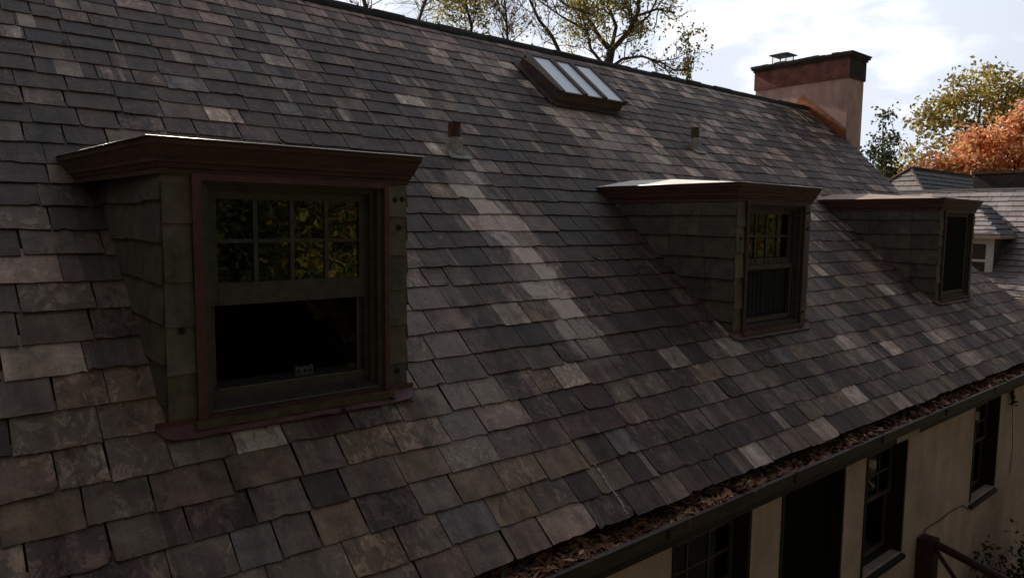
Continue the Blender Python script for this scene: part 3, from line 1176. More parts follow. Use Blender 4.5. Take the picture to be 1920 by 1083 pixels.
# small pale box standing on the inner sill of the nearest dormer
bx = MB()
bx.box(-.055, .055, -.02, .02, 0, .045)
bx.box(-.055, -.03, -.02, .02, .045, .052)
bx.box(-.01, .015, -.02, .02, .045, .05)
bx.box(.035, .055, -.02, .02, .045, .055)
for px in (-.036, 0.004, .036):
    bx.tube([(px, -.0205, .024), (px, -.0195, .024)], [.011, .011], 12, (1, 1, 1), 1)
o = obj('box', bx, [M_BOXPAINT, M_PAD])
o.location = (DX[0] + .80, FY + .19, FZ + .159)
tag(o, 'small cream box with dark round holes standing inside the open lower sash', 'box')
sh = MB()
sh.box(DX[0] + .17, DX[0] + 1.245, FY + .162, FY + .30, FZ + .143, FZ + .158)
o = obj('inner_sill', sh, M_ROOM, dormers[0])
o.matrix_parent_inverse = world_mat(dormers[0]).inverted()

# ---- skylight (roof coordinates x, v, n)
def rc_(y):
    return (y - EY) * CS


sk = MB()
sx0, sx1, v0, v1 = 6.66, 7.95, rc_(7.07), rc_(7.79)
hf = 0.18
sk.box(sx0, sx0 + .05, v0 + .05, v1, 0.0, hf)
sk.box(sx1 - .05, sx1, v0 + .05, v1, 0.0, hf)
sk.box(sx0, sx1, v1 - .05, v1 + .0, 0.0, hf - .002)
skylight = obj('skylight', sk, M_CURB, house, True, (0, EY, EZ), rot=roof_rot)
fr = MB()
fr.box(sx0 + .0, sx1 - .0, v0, v0 + .05, 0.0, hf - .045)
obj('curb_front', fr, M_CURBFRONT, skylight)
fr = MB()
fr.box(sx0 - .03, sx0 + .055, v0 - .03, v1 + .03, hf, hf + .03)
fr.box(sx1 - .055, sx1 + .03, v0 - .03, v1 + .03, hf, hf + .03)
fr.box(sx0 + .055, sx1 - .055, v1 - .05, v1 + .028, hf + .001, hf + .028)
bars = []
gw = (sx1 - sx0 - .11)
for q in (1, 2):
    xx = sx0 + .055 + gw * q / 3
    fr.box(xx - .042, xx + .042, v0 - .028, v1 - .05, hf + .002, hf + .034)
fr.box(sx0 - .02, sx1 + .02, v0 - .02, v0 + .01, hf - .045, hf - .001)
obj('glazing_bars', fr, M_CURB, skylight)
for q in range(3):
    xa = sx0 + .055 + gw * q / 3 + (.042 if q else 0) + .002
    xb = sx0 + .055 + gw * (q + 1) / 3 - (.042 if q < 2 else 0) - .002
    pn = MB()
    pn.box(xa, xb, v0 - .012, v1 - .052, hf + .001, hf + .013)
    obj('glass_pane', pn, M_FROST, skylight)
fl = MB()
fl.idx([(sx0 - .1, v0 - .13, .034), (sx1 + .09, v0 - .13, .034), (sx1 + .02, v0 + .005, .05), (sx0 - .03, v0 + .005, .05)], [(0, 1, 2, 3)])
fl.idx([(sx0 - .13, v0 - .1, .03), (sx0 + .001, v0, .05), (sx0 + .001, v1 + .05, .05), (sx0 - .13, v1 + .1, .03)], [(0, 1, 2, 3)])
fl.idx([(sx0 - .006, v0, .045), (sx0 - .006, v1 + .02, .045), (sx0 - .004, v1 + .02, .14), (sx0 - .004, v0, .14)], [(3, 2, 1, 0)])
obj('flashing', fl, M_CURB, skylight)

# ---- two vent pipes
for (px, py, r_, h, m, lab) in [(4.268, 6.0, .066, .285, M_RUST, 'rusty red brown vent pipe with white lead collar'),
                                (9.02, 6.5, .062, .31, M_OLDIRON, 'olive brown vent pipe farther up the roof')]:
    zb = roof_z(py)
    pp = MB()
    pts = [(px, py, zb - .1), (px, py, zb + h * .55), (px, py, zb + h)]
    pp.tube(pts, [r_, r_, r_ * 1.02], 16, cap=False)
    pp.tube([(px, py, zb + h), (px, py, zb + h - .06)], [r_ * .82, r_ * .82], 16)
    # rim
    vs = []
    for q in range(16):
        a = 2 * math.pi * q / 16
        vs += [(px + r_ * 1.02 * math.cos(a), py + r_ * 1.02 * math.sin(a), zb + h), (px + r_ * .82 * math.cos(a), py + r_ * .82 * math.sin(a), zb + h)]
    pp.idx(vs, [(2 * q, (2 * q + 2) % 32, (2 * q + 3) % 32, 2 * q + 1) for q in range(16)], (1, 1, 1), 1)
    vp = obj('vent_pipe', pp, [m, M_LEAD], house, True, smooth=True)
    tag(vp, lab)
    cl = MB()
    r3 = random.Random(5)
    rings = []
    for (hz, rr) in [(h * .48, 1.06), (h * .46, 1.35), (h * .34, 1.42), (h * .2, 1.3), (h * .08, 1.25), (-.03, 1.5)]:
        rings.append([(px + r_ * rr * math.cos(2 * math.pi * q / 16) * r3.uniform(.94, 1.06), py + r_ * rr * math.sin(2 * math.pi * q / 16) * r3.uniform(.94, 1.06),
                       zb + hz + r3.uniform(-.012, .012)) for q in range(16)])
    cl.idx([p for r_i in rings for p in r_i], [(a * 16 + q, a * 16 + (q + 1) % 16, (a + 1) * 16 + (q + 1) % 16, (a + 1) * 16 + q) for a in range(5) for q in range(16)])
    # flange lying on the slates
    up_s = Vector((0, math.cos(PA), math.sin(PA))); nn = Vector((0, -math.sin(PA), math.cos(PA)))
    base = Vector((px, py, zb)) + nn * .03
    fl = [base + Vector((dx, 0, 0)) + up_s * dv + nn * dn for dx, dv, dn in
          [(-.09, -.04, .02), (-.14, -.08, 0), (-.13, -.145, -.003), (.0, -.155, 0), (.14, -.145, -.003), (.15, -.1, 0), (.09, -.04, .02)]]
    cl.face(fl)
    cl.face([p - nn * .01 for p in fl][::-1])
    obj('collar', cl, M_LEAD, vp, True)

# ---- chimney
CX0, CX1, CY0, CY1 = 15.75, 16.5, 7.42, 9.65
ch = MB()
ch.box(CX0, CX1, CY0, CY1, -6.2, 3.18, (1, 1, 1), 0)
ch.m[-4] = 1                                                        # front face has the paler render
chim = obj('chimney', ch, [M_PINK, M_PINKPALE], house, True)
tag(chim, 'pink stuccoed chimney with a dark brick top')


def csub(name, mb, m):
    return obj(name, mb, m, chim, True)


b1 = MB()
b1.box(CX0 - .025, CX1 + .03, CY0 - .03, CY1 + .03, 3.182, 3.60, (1, 1, 1), 0)
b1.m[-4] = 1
csub('brick_band', b1, [M_BRICK, M_BRICKDARK])
b2 = MB()
b2.box(CX0 - .05, CX1 + .055, CY0 - .055, CY1 + .055, 3.602, 3.65)
b2.box(CX0 - .085, CX1 + .09, CY0 - .09, CY1 + .09, 3.651, 3.70)
csub('brick_corbel', b2, M_BRICKDARK)
b3 = MB()
r4 = random.Random(3)
ny = 16
for q in range(ny):
    ya = CY0 - .11 + (CY1 - CY0 + .22) * q / ny
    yb = CY0 - .11 + (CY1 - CY0 + .22) * (q + 1) / ny
    zt = 3.722 + r4.uniform(0, .028)
    b3.box(CX0 - .1 + r4.uniform(-.01, .01), CX1 + .11, ya + .002, yb - .002, 3.699, zt)
csub('crown', b3, M_CAP)
b4 = MB()
qx, qy = 16.15, 9.2
b4.box(qx - .13, qx + .13, qy - .13, qy + .13, 3.70, 3.84)
csub('flue_tile', b4, M_BRICKDARK)
b5 = MB()
hz = 3.985
for dx in (-.17, .17):
    for dy in (-.17, .17):
        b5.tube([(qx + dx, qy + dy, 3.71), (qx + dx, qy + dy, hz)], [.012, .012], 6)
b5.box(qx - .235, qx + .235, qy - .235, qy + .235, hz, hz + .018)
b5.idx([(qx - .245, qy - .245, hz + .018), (qx + .245, qy - .245, hz + .018), (qx + .245, qy + .245, hz + .018), (qx - .245, qy + .245, hz + .018), (qx - .07, qy, hz + .07), (qx + .07, qy, hz + .07)],
       [(0, 1, 5, 4), (1, 2, 5), (2, 3, 4, 5), (3, 0, 4)])
# spark arrestor wires
for k in range(9):
    t_ = -.17 + .34 * k / 8
    b5.tube([(qx + t_, qy - .17, 3.71), (qx + t_, qy - .17, hz)], [.003, .003], 4)
    b5.tube([(qx - .17, qy + t_, 3.71), (qx - .17, qy + t_, hz)], [.003, .003], 4)
csub('flue_cap', b5, mat('galvanised_cap', (.16, .16, .15), .55, metal=.5, noise=(10, .6, 1.2)))
cf = MB()
for (ya, yb) in [(7.4, 7.9), (7.9, 8.4)]:
    za, zb = roof_z(ya), roof_z(yb)
    cf.idx([(CX0 - .012, ya, za - .03), (CX0 - .012, yb, zb - .03), (CX0 - .008, yb, zb + .24), (CX0 - .008, ya, za + .22)], [(0, 1, 2, 3), (3, 2, 1, 0)])
    cf.idx([(CX0 - .14, ya, za + .02), (CX0 - .14, yb, zb + .02), (CX0 - .012, yb, zb + .05), (CX0 - .012, ya, za + .05)], [(3, 2, 1, 0)])
cf.idx([(CX0 - .012, 8.4, roof_z(8.4) - .03), (CX0 - .012, 8.66, roof_z(8.28) - .1), (CX0 - .008, 8.6, roof_z(8.3) + .2), (CX0 - .008, 8.47, roof_z(8.4) + .27), (CX0 - .008, 8.4, roof_z(8.4) + .24)],
       [(0, 1, 2, 3, 4), (4, 3, 2, 1, 0)])
csub('copper_flashing', cf, M_COPPER)
cw = MB()
cw.box(CX0 - .01, CX0 + .3, CY0 - .045, CY0 - .003, 1.72, 1.91)
cw.box(CX0 - .03, CX0 + .5, CY0 - .16, CY0 - .046, 1.70, 1.735)
csub('lead_apron', cw, M_PINKPALE)

# ------------------------------------------------------------------ dead leaves in the gutter, one on the roof
lv = MB()
r5 = random.Random(21)
LC = [(.36, .15, .085), (.28, .11, .07), (.46, .22, .13), (.22, .1, .07), (.55, .31, .19), (.34, .18, .11)]
for k in range(6500):
    x = r5.uniform(0.8, 14.3)
    if x > 6 and r5.random() < .35:
        continue
    y = r5.uniform(2.79, 2.975)
    z = -2.03 + r5.uniform(0, .055) + .02 * math.sin(x * 3.1) + .012 * math.sin(x * 11)
    a = r5.uniform(0, 6.28)
    L, W = r5.uniform(.03, .075), r5.uniform(.009, .021)
    tx, tz = r5.uniform(-.7, .7), r5.uniform(-.5, .9)
    D = Vector((math.cos(a), math.sin(a) * .75, tx * .6)).normalized()
    Sx = Vector((-math.sin(a), math.cos(a), tz)).normalized()
    N = D.cross(Sx).normalized()
    P = Vector((x, y, z))
    c = r5.choice(LC)
    if r5.random() < .015:
        c = (.1, .12, .03)
    j = r5.uniform(.6, 1.4)
    c = tuple(u * j for u in c)
    lv.idx([P - D * L, P - Sx * W + N * .006, P + D * L + N * .008, P + Sx * W + N * .006, P], [(0, 1, 4), (1, 2, 4), (2, 3, 4), (3, 0, 4)], c)
tag(obj('dead_leaves', lv, M_LEAFDRY), 'brown dead leaves filling the gutter along the eave', 'leaves', None, 'stuff')


def roof_pt(x, y, n_=.03):
    return Vector((x, y, roof_z(y))) + Vector((0, -math.sin(PA), math.cos(PA))) * n_


ST = [(3.422, 0.417), (3.425, 0.318), (3.414, 0.216), (3.428, 0.183), (3.431, 0.137), (3.42, 0.063), (3.424, 0.014)]
dm_ = MB()
rd_ = random.Random(4)
for (xa, va), (xb, vb) in zip(ST, ST[1:]):
    for q in range(5):
        f0, f1 = q / 5, (q + 1) / 5
        if rd_.random() < .14:
            continue
        w0, w1 = rd_.uniform(.004, .011), rd_.uniform(.004, .011)
        j = rd_.uniform(-.004, .004)
        a0, b0, a1, b1 = xa + (xb - xa) * f0 + j, va + (vb - va) * f0, xa + (xb - xa) * f1 + j, va + (vb - va) * f1
        dm_.face([(a0 - w0, b0, .0165), (a1 - w1, b1, .0165), (a1 + w1, b1, .0165), (a0 + w0, b0, .0165)])
o = obj('bird_droppings', dm_, mat('chalky_white', (.42, .4, .37), .9, noise=(40, .5, 1.2)), None, False, (0, EY, EZ), rot=roof_rot)
tag(o, 'thin white streak of bird droppings on the slates just above the gutter', 'bird droppings')
fl = MB()
P = roof_pt(0.98, 6.8)
fl.idx([(0, 0, 0), (.03, .015, .02), (.07, .05, .035), (.02, .035, .01)], [(0, 1, 2, 3)], (.35, .13, .06))
o = obj('fallen_leaf', fl, M_LEAFDRY)
o.location = P
tag(o, 'single orange fallen leaf lying on the slates above the nearest dormer', 'leaf')

# ------------------------------------------------------------------ wing house on the right
WXR, WZR, WXE = 22.0, 0.95, 18.93
wing = thing('house', 'neighbouring slate roofed wing with a hipped dormer, beyond the farthest dormer', 'house', (22.6, 4.0, -6.2))
WSL = [(.19, .155, .15), (.215, .175, .165), (.17, .145, .145), (.2, .158, .152), (.155, .135, .138)]
WSL_SHADED = [(.1, .092, .108), (.115, .102, .112), (.085, .08, .095)]  # darker bluish copy for slopes turned from the sun, shade put into colour


def slate_field(mb, poly, O, U, V, pal, e=0.215, wr=(.26, .4), rnd=None):
    """rows of slates over a convex polygon given in (u, v); each slate a slab on the plane O + uU + vV"""
    rnd = rnd or random.Random(7)
    N = U.cross(V).normalized()
    vmin, vmax = min(p[1] for p in poly), max(p[1] for p in poly)

    def span(v):
        xs = []
        n = len(poly)
        for k in range(n):
            (xa, ya), (xb, yb) = poly[k], poly[(k + 1) % n]
            if (ya <= v < yb) or (yb <= v < ya):
                xs.append(xa + (xb - xa) * (v - ya) / (yb - ya))
        return (min(xs), max(xs)) if len(xs) >= 2 else None
    v = vmin
    while v < vmax - .03:
        s = span(v + .004)
        s2 = span(min(v + e, vmax - .004))
        if not s:
            break
        if not s2:
            s2 = s
        x = s[0]
        ee = min(e, vmax - v)
        while x < s[1] - .02:
            x1 = min(x + rnd.uniform(*wr), s[1])
            if s[1] - x1 < .1:
                x1 = s[1]
            ta, tb = min(max(x, s2[0]), s2[1]), min(max(x1, s2[0]), s2[1])
            c = rnd.choice(pal)
            j = rnd.uniform(.85, 1.15)
            c = tuple(u * j for u in c)
            h = rnd.uniform(.022, .032)
            oz = rnd.uniform(-.008, .008)
            g = .004
            q = [(x + g, v + oz, h), (x1 - g, v + oz, h), (tb - g, v + ee, .004), (ta + g, v + ee, .004)]
            pt = [O + U * a + V * b + N * n_ for a, b, n_ in q]
            bt = [O + U * q[0][0] + V * q[0][1] + N * .002, O + U * q[1][0] + V * q[1][1] + N * .002]
            mb.idx(pt + bt, [(0, 1, 2, 3), (4, 5, 1, 0), (4, 0, 3), (1, 5, 2)], c)
            x = x1
        v += e


def wsub(name, mb, m, parent=wing):
    return obj(name, mb, m, parent, True)


ww = MB()
ww.box(WXE + .35, 26.4, 1.1, 8.6, -6.2, -1.65)
wsub('wall', ww, M_STUCCO)
wr_ = MB()
wslope = math.hypot(WXR - WXE, WXR * 0 + WZR - (-1.58))
wr_.face([(WXE, 0.8, -1.59), (WXR, 0.8, WZR - .01), (WXR, 9, WZR - .01), (WXE, 9, -1.59)][::-1])
wr_.face([(WXR, 0.8, WZR - .01), (26.6, 0.8, -1.9), (26.6, 9, -1.9), (WXR, 9, WZR - .01)][::-1])
wr_.face([(WXE, 0.8, -1.59), (26.6, 0.8, -1.9), (WXR, 0.8, WZR)])
wroof = wsub('roof', wr_, M_DECK)
ws = MB()
slate_field(ws, [(0, 0), (8.2, 0), (8.2, wslope), (0, wslope)], Vector((WXE, 9, -1.58)), Vector((0, -1, 0)), Vector((WXR - WXE, 0, WZR + 1.58)).normalized(), WSL, .205, (.26, .42))
wsub('slate_covering', ws, M_WINGSLATE, wroof)
rd = MB()
for q in range(18):
    ya = 9 - q * .45
    rd.prism([(WXR - .05, WZR + .0), (WXR, WZR + .05 + r5.uniform(0, .008)), (WXR + .1, WZR - .05)], 'y', ya, ya - .455)
wsub('ridge_capping', rd, M_RIDGE, wroof)
wg = MB()
wg.box(WXE - .14, WXE - .02, 0.8, 5.6, -1.72, -1.59)
wsub('gutter', wg, M_CREAM)

# hipped dormer on the wing
DYc, DZr, DXa, DR = 6.29, 0.55, 20.6, 0.9
dxf = DXa - 1.25
dz = DZr - .75
db = MB()
db.box(dxf + .2, WXR - .3, DYc - DR + .13, DYc + DR - .13, -1.6, dz - .02)
wd = wsub('dormer', db, M_SLATE2)
for k in range(len(db.c)):
    db.c[k] = (.07, .06, .055)
dd_ = wd.data.color_attributes['Col'].data
dd_.foreach_set('color', (.075, .065, .06, 1.0) * len(dd_))
dm = MB()
A_ = Vector((dxf, DYc + DR, dz)); B_ = Vector((dxf, DYc - DR, dz)); E_ = Vector((DXa, DYc, DZr)); F_ = Vector((WXR - .25, DYc, DZr))
C_ = Vector((21.6, DYc - DR, dz)); D_ = Vector((21.6, DYc + DR, dz))
for f_ in ([A_, E_, B_], [B_, E_, F_, C_], [A_, D_, F_, E_], [A_, B_, C_, D_]):
    dm.face(f_)
wdr = wsub('dormer_roof', dm, M_DECK, wd)
ds = MB()
V1 = (E_ - (A_ + B_) / 2).normalized()
slate_field(ds, [(0, 0), (2 * DR, 0), (DR, (E_ - (A_ + B_) / 2).length)], A_ + Vector((-.01, 0, .0)), Vector((0, -1, 0)), V1, WSL, .2)
foot = Vector((DXa, DYc - DR, dz))
V2 = (E_ - foot)
slate_field(ds, [(0, 0), (C_.x - dxf, 0), (F_.x - dxf, V2.length), (DXa - dxf, V2.length)], B_ + Vector((0, -.004, 0)), Vector((1, 0, 0)), V2.normalized(), WSL_SHADED, .2)
wsub('dormer_slates', ds, M_WINGSLATE, wd)
dt = MB()
dt.box(dxf - .03, dxf + .05, DYc - DR - .04, DYc + DR + .04, dz - .09, dz - .003)
dt.box(dxf + .05, 21.3, DYc - DR - .05, DYc - DR + .02, dz - .09, dz - .003)
wsub('eave_board', dt, M_CREAM, wd)
dw = MB()
fx = dxf + .17
y0, y1 = DYc - DR + .13, DYc + DR - .13
dw.box(fx, fx + .03, y0, y0 + .16, -1.45, dz - .09)
dw.box(fx, fx + .03, y1 - .16, y1, -1.45, dz - .09)
dw.box(fx + .001, fx + .03, y0 + .16, y1 - .16, dz - .22, dz - .09)
dw.box(fx + .002, fx + .028, y0 + .16, y1 - .16, -.85, -.79)
wsub('window_frame', dw, M_WHITE, wd)
dp = MB()
dp.box(fx + .015, fx + .025, y0 + .16, y1 - .16, -1.4, dz - .22)
wsub('pane', dp, M_GLASS, wd)

# second hipped roof behind the wing
tb = MB()
TA = Vector((25.93, 9.92, 1.91)); TE = Vector((31.8, 9.92, 1.91))
tz, trun = 0.3, 1.3
a_, b_ = Vector((TA.x - trun * .8, TA.y - trun, tz)), Vector((TA.x - trun * .8, TA.y + trun * 1.6, tz))
c_, d_ = Vector((TE.x + .9, TA.y - trun, tz)), Vector((TE.x + .9, TA.y + trun * 1.6, tz))
tw = MB()
tw.box(a_.x + .3, d_.x - .3, a_.y + .3, b_.y - .3, -6.2, tz - .01)
back_house = thing('house', 'small hipped slate roof rising behind the ridge of the neighbouring wing', 'house', (29.5, 10.4, -6.2))


def bsub(name, mb, m, parent=back_house):
    return obj(name, mb, m, parent, True)


bsub('wall', tw, M_STUCCO)
for f_ in ([b_, TA, a_][::-1], [a_, TA, TE, c_][::-1], [b_, d_, TE, TA][::-1], [c_, TE, d_][::-1]):
    tb.face(f_)
broof = bsub('roof', tb, M_DECK)
ts = MB()
mid = Vector((TA.x, TA.y - trun, tz))
V2 = TA - mid
slate_field(ts, [(0, 0), (c_.x - a_.x, 0), (TE.x - a_.x, V2.length), (TA.x - a_.x, V2.length)], a_ + Vector((0, -.003, 0)), Vector((1, 0, 0)), V2.normalized(), WSL_SHADED, .2, (.3, .5))
# left hip: u along -y from b_ to a_
foot = Vector((a_.x, TA.y, tz))
V3 = TA - foot
slate_field(ts, [(0, 0), (b_.y - a_.y, 0), (b_.y - TA.y, V3.length)], b_ + Vector((-.003, 0, 0)), Vector((0, -1, 0)), V3.normalized(), WSL, .2, (.3, .5))
bsub('slate_covering', ts, M_WINGSLATE, broof)
hp = MB()
hp.tube([a_ + Vector((0, 0, .02)), TA + Vector((0, 0, .03)), TE + Vector((0, 0, .03))], [.045, .045, .045], 6)
hp.tube([b_ + Vector((0, 0, .02)), TA + Vector((0, 0, .03))], [.05, .05], 6)
bsub('hip_capping', hp, M_RIDGE, broof)

ck = MB()
ck.box(27.3, 28.6, 6.6, 8.45, -3, 1.72)
ck.box(27.25, 28.65, 6.55, 8.5, 1.722, 1.80)
tag(obj('chimney', ck, M_BRICKDARK), 'low broad brick chimney behind the ridge of the neighbouring wing, below the orange maple', 'chimney')

# ------------------------------------------------------------------ porch railing
pr = thing('porch_railing', 'dark wooden porch railing with crossed braces against the tan wall', 'railing', (8.85, 2.9, -6.2))


M_RAIL = mat('red_brown_rail_wood', (0.06, 0.026, 0.021), 0.6, noise=(9, 0.55, 1.5), bump=0.2, bump_scale=40)


def psub(name, mb, m=M_RAIL):
    return obj(name, mb, m, pr, True)


A_ = Vector((9.22, 3.06, -3.79)); B_ = Vector((8.62, 1.2, -3.9))
q = MB()
q.box(9.13, 9.33, 2.97, 3.145, -6.2, -3.76)
psub('post', q)
q = MB()
q.tube([A_, B_], [.05, .05], 10)
psub('handrail', q)
q = MB()
dv = Vector((0, 0, -.75))
q.tube([A_ + dv, B_ + dv], [.04, .04], 8)
psub('lower_rail', q)
ax = (B_ - A_)
for k in range(2):
    p0, p1 = A_ + ax * (k * .45 + .05), A_ + ax * (k * .45 + .47)
    q = MB()
    q.tube([p0 + Vector((0, 0, -.06)), p1 + dv], [.026, .026], 8)
    psub('brace', q)
    q = MB()
    q.tube([p0 + dv, p1 + Vector((0, 0, -.06))], [.026, .026], 8)
    psub('brace', q)
    q = MB()
    q.tube([p1 + Vector((0, 0, -.02)), p1 + dv], [.03, .03], 8)
    psub('baluster', q)


# ------------------------------------------------------------------ trees
def leaf(mb, p, size, c, rnd, asp=0.5):
    a = Vector((rnd.gauss(0, 1), rnd.gauss(0, 1), rnd.gauss(0, 1))).normalized()
    b = a.orthogonal().normalized()
    b = (b * math.cos(rnd.uniform(0, 6.28)) + a.cross(b) * math.sin(rnd.uniform(0, 6.28))).normalized()
    j = rnd.uniform(.7, 1.3)
    c = tuple(u * j for u in c)
    s = size * rnd.uniform(.6, 1.3)
    n = a.cross(b) * s * .15
    mb.face([p - a * s, p + b * s * asp + n, p + a * s, p - b * s * asp + n], c)


def bent(p, q, rnd, n=4, amt=.12):
    p, q = Vector(p), Vector(q)
    L = (q - p).length
    out = [p]
    for k in range(1, n):
        out.append(p.lerp(q, k / n) + Vector((rnd.gauss(0, 1), rnd.gauss(0, 1), rnd.gauss(0, .6))) * L * amt / 2)
    out.append(q)
    return out


def grow(wood, leaves, p, d, L, r, lev, rnd, pal, lp):
    """recursive twigs; lp = dict(leaf size, per-node leaves, lowest level carrying leaves, spread angle)"""
    n = 4
    pts = [Vector(p)]
    d = d.normalized()
    for k in range(n):
        d = (d + Vector((rnd.gauss(0, .2), rnd.gauss(0, .2), rnd.gauss(0, .16) + lp.get('up', .05)))).normalized()
        pts.append(pts[-1] + d * L / n)
    rr = [max(.004, r * (1 - .45 * k / n)) for k in range(n + 1)]
    wood.tube(pts, rr, 5 if r > .02 else 3, cap=False)
    if lev <= lp['leaf_lev']:
        for pt in pts[1:]:
            for _ in range(lp['n']):
                if rnd.random() < lp.get('p', 1):
                    leaf(leaves, pt + Vector((rnd.gauss(0, 1), rnd.gauss(0, 1), rnd.gauss(0, 1))) * lp.get('sp', .15), lp['s'], rnd.choice(pal), rnd)
    if lev > 0:
        for _ in range(lp.get('kids', 3)):
            k = rnd.randint(1, n)
            ang = rnd.uniform(.4, lp.get('ang', .95))
            ax = d.orthogonal().normalized()
            ax = (Matrix.Rotation(rnd.uniform(0, 6.28), 3, d) @ ax)
            nd = Matrix.Rotation(ang, 3, ax) @ d
            grow(wood, leaves, pts[k], nd, L * rnd.uniform(.55, .8), r * .52, lev - 1, rnd, pal, lp)


RIGHT = Vector((.7646, -.6445, 0))
BACK = Vector((.6445, .7646, 0))


def at(a, D, z):
    """a = metres to the right of the view axis at depth D"""
    p = RIGHT * a + BACK * D
    return (p.x, p.y, z)



def finish_tree(name, label, wood, leaves, base, group=None, cat='tree'):
    t_ = thing(name, label, cat, base, group)
    iv = Matrix.Translation(-Vector(base))
    a = obj('trunk', wood, M_BARK, t_, True, smooth=True)
    b = obj('crown', leaves, M_LEAF, t_, True)
    return t_


YEL = [(.4, .32, .08), (.34, .29, .08), (.25, .24, .07), (.45, .34, .1), (.2, .19, .06)]
OLV = [(.11, .11, .035), (.15, .13, .04), (.08, .085, .03), (.2, .15, .045)]
ORG = [(.72, .36, .21), (.78, .42, .23), (.64, .29, .18), (.8, .47, .22), (.68, .39, .18)]
DKG = [(.04, .05, .025), (.055, .06, .03), (.035, .04, .02)]
REDL = [(.32, .07, .05), (.26, .06, .05), (.36, .12, .06)]

# main tree behind the ridge: trunk, laid out limbs, twigs
rnd = random.Random(8)
wood, lvs = MB(), MB()
base = Vector((16.76, 15.4, -6.2))
J = Vector((16.76, 15.4, 4.86))
K = .0168
wood.tube([base, Vector((16.7, 15.4, 0)), J - Vector((.03, 0, .5)), J, J + RIGHT * .09 + Vector((0, 0, .42))], [.3, .24, .17, .155, .13], 9)
LIMBS = [
    ([(5, 23), (-15, 55), (-25, 85), (-45, 120), (-60, 170)], .085, 1),
    ([(5, 23), (35, 55), (48, 85), (45, 120), (60, 175)], .09, -.6),
    ([(5, 23), (15, 70), (0, 110), (10, 175)], .07, .4),
    ([(-3, -8), (-35, 20), (-45, 45), (-90, 60), (-130, 78)], .055, -1.),
    ([(0, -10), (25, 5), (55, 5), (85, -10), (105, -28)], .055, -.8),
    ([(35, 55), (75, 90), (95, 130)], .045, .6),
    ([(-25, 85), (-75, 110), (-105, 140)], .045, .9),
    ([(48, 85), (85, 95), (115, 85)], .045, -.5),
]
lp = dict(leaf_lev=1, n=2, s=.055, kids=3, ang=1.0, sp=.12, up=.06, p=.85)
for pts, r_, dep in LIMBS:
    P = [J + RIGHT * (a * K) + Vector((0, 0, b * K)) + BACK * (dep * q * .45) for q, (a, b) in enumerate(pts)]
    wood.tube(P, [r_ * (1 - .16 * q) for q in range(len(P))], 7)
    for q in range(1, len(P)):
        seg = P[q] - P[q - 1]
        nk = 3 if q > 1 else 2
        for _ in range(nk):
            f = rnd.random()
            dn = (seg.normalized() + Vector((rnd.gauss(0, .7), rnd.gauss(0, .7), rnd.gauss(0, .5)))).normalized()
            hgt = P[q].z - J.z
            pal = YEL if (hgt > .8 and rnd.random() < .75) else OLV
            lp2 = dict(lp)
            lp2['n'] = 4 if hgt > .8 and abs((P[q] - J).dot(RIGHT)) < 1.3 else 1
            grow(wood, lvs, P[q - 1] + seg * f, dn, rnd.uniform(.6, 1.0), .022, 2, rnd, pal, lp2)
finish_tree('broadleaf_tree', 'forked tree with olive yellow leaves rising behind the ridge above the skylight', wood, lvs, base)

# thinner leaning tree and bare saplings along the ridge
def slim_tree(label, px, seed, pts, r0, lp, pal, extra=0, depth=0, D=22):
    """pts: offsets (right, up) in metres above the foot point px = (x, y, z) just behind the ridge"""
    rnd = random.Random(seed)
    w, l_ = MB(), MB()
    foot = Vector(px)
    base = Vector((px[0], px[1], -6.2))
    P = [base, Vector((px[0], px[1], px[2] - 3))] + [foot + RIGHT * a + Vector((0, 0, b)) + BACK * (.1 * k) for k, (a, b) in enumerate(pts)]
    w.tube(P, [r0 * 1.5, r0 * 1.25] + [r0 * (1 - .75 * k / len(pts)) for k in range(len(pts))], 7)
    for q in range(3, len(P)):
        seg = P[q] - P[q - 1]
        for _ in range(lp['per']):
            dn = (seg.normalized() * lp.get('along', 1) + Vector((rnd.gauss(0, .7), rnd.gauss(0, .7), rnd.gauss(0, .4)))).normalized()
            grow(w, l_, P[q - 1] + seg * rnd.random(), dn, lp['L'] * rnd.uniform(.6, 1.1), lp['r'], lp['lev'], rnd, pal, lp)
    if not l_.f:
        leaf(l_, P[-1], .05, pal[0], rnd)
    return finish_tree('slender_tree', label, w, l_, base)


slim_tree('slim dark tree leaning left, just left of the skylight above the ridge', (15.6, 16.35, 4.95), 3,
          [(0.12, 0), (-.25, .75), (-.65, 1.25), (-.95, 1.9), (-1.25, 2.8)], .07,
          dict(leaf_lev=1, n=1, s=.065, kids=3, ang=.9, sp=.08, per=5, L=.95, r=.017, lev=2, p=.28, up=.05), OLV)
slim_tree('small young tree with tiny leaves, alone to the right of the forked tree', (18.65, 13.72, 3.95), 5,
          [(0, 0), (.02, .5), (.0, 1.0), (.03, 1.45), (.02, 1.9)], .022,
          dict(leaf_lev=1, n=2, s=.065, kids=2, ang=1.0, sp=.06, per=5, L=.5, r=.008, lev=1, p=.8, up=.0), OLV)
slim_tree('bare twiggy tree with a fan of upright reddish twigs above the ridge', at(-.17, 22, 4.95), 7,
          [(0, 0), (-.05, .5), (-.1, 1.2), (-.2, 2.0)], .05,
          dict(leaf_lev=0, n=1, s=.05, kids=4, ang=.8, sp=.08, per=9, L=1.05, r=.014, lev=2, p=.12, up=.12), REDL)
slim_tree('half bare tree with scattered yellow green leaves over the middle of the ridge', at(-1.4, 22, 5.2), 9,
          [(0, 0), (.1, .6), (-.1, 1.3), (.1, 2.2)], .06,
          dict(leaf_lev=1, n=2, s=.06, kids=4, ang=.9, sp=.14, per=9, L=1.2, r=.014, lev=2, p=.75, up=.03), YEL)
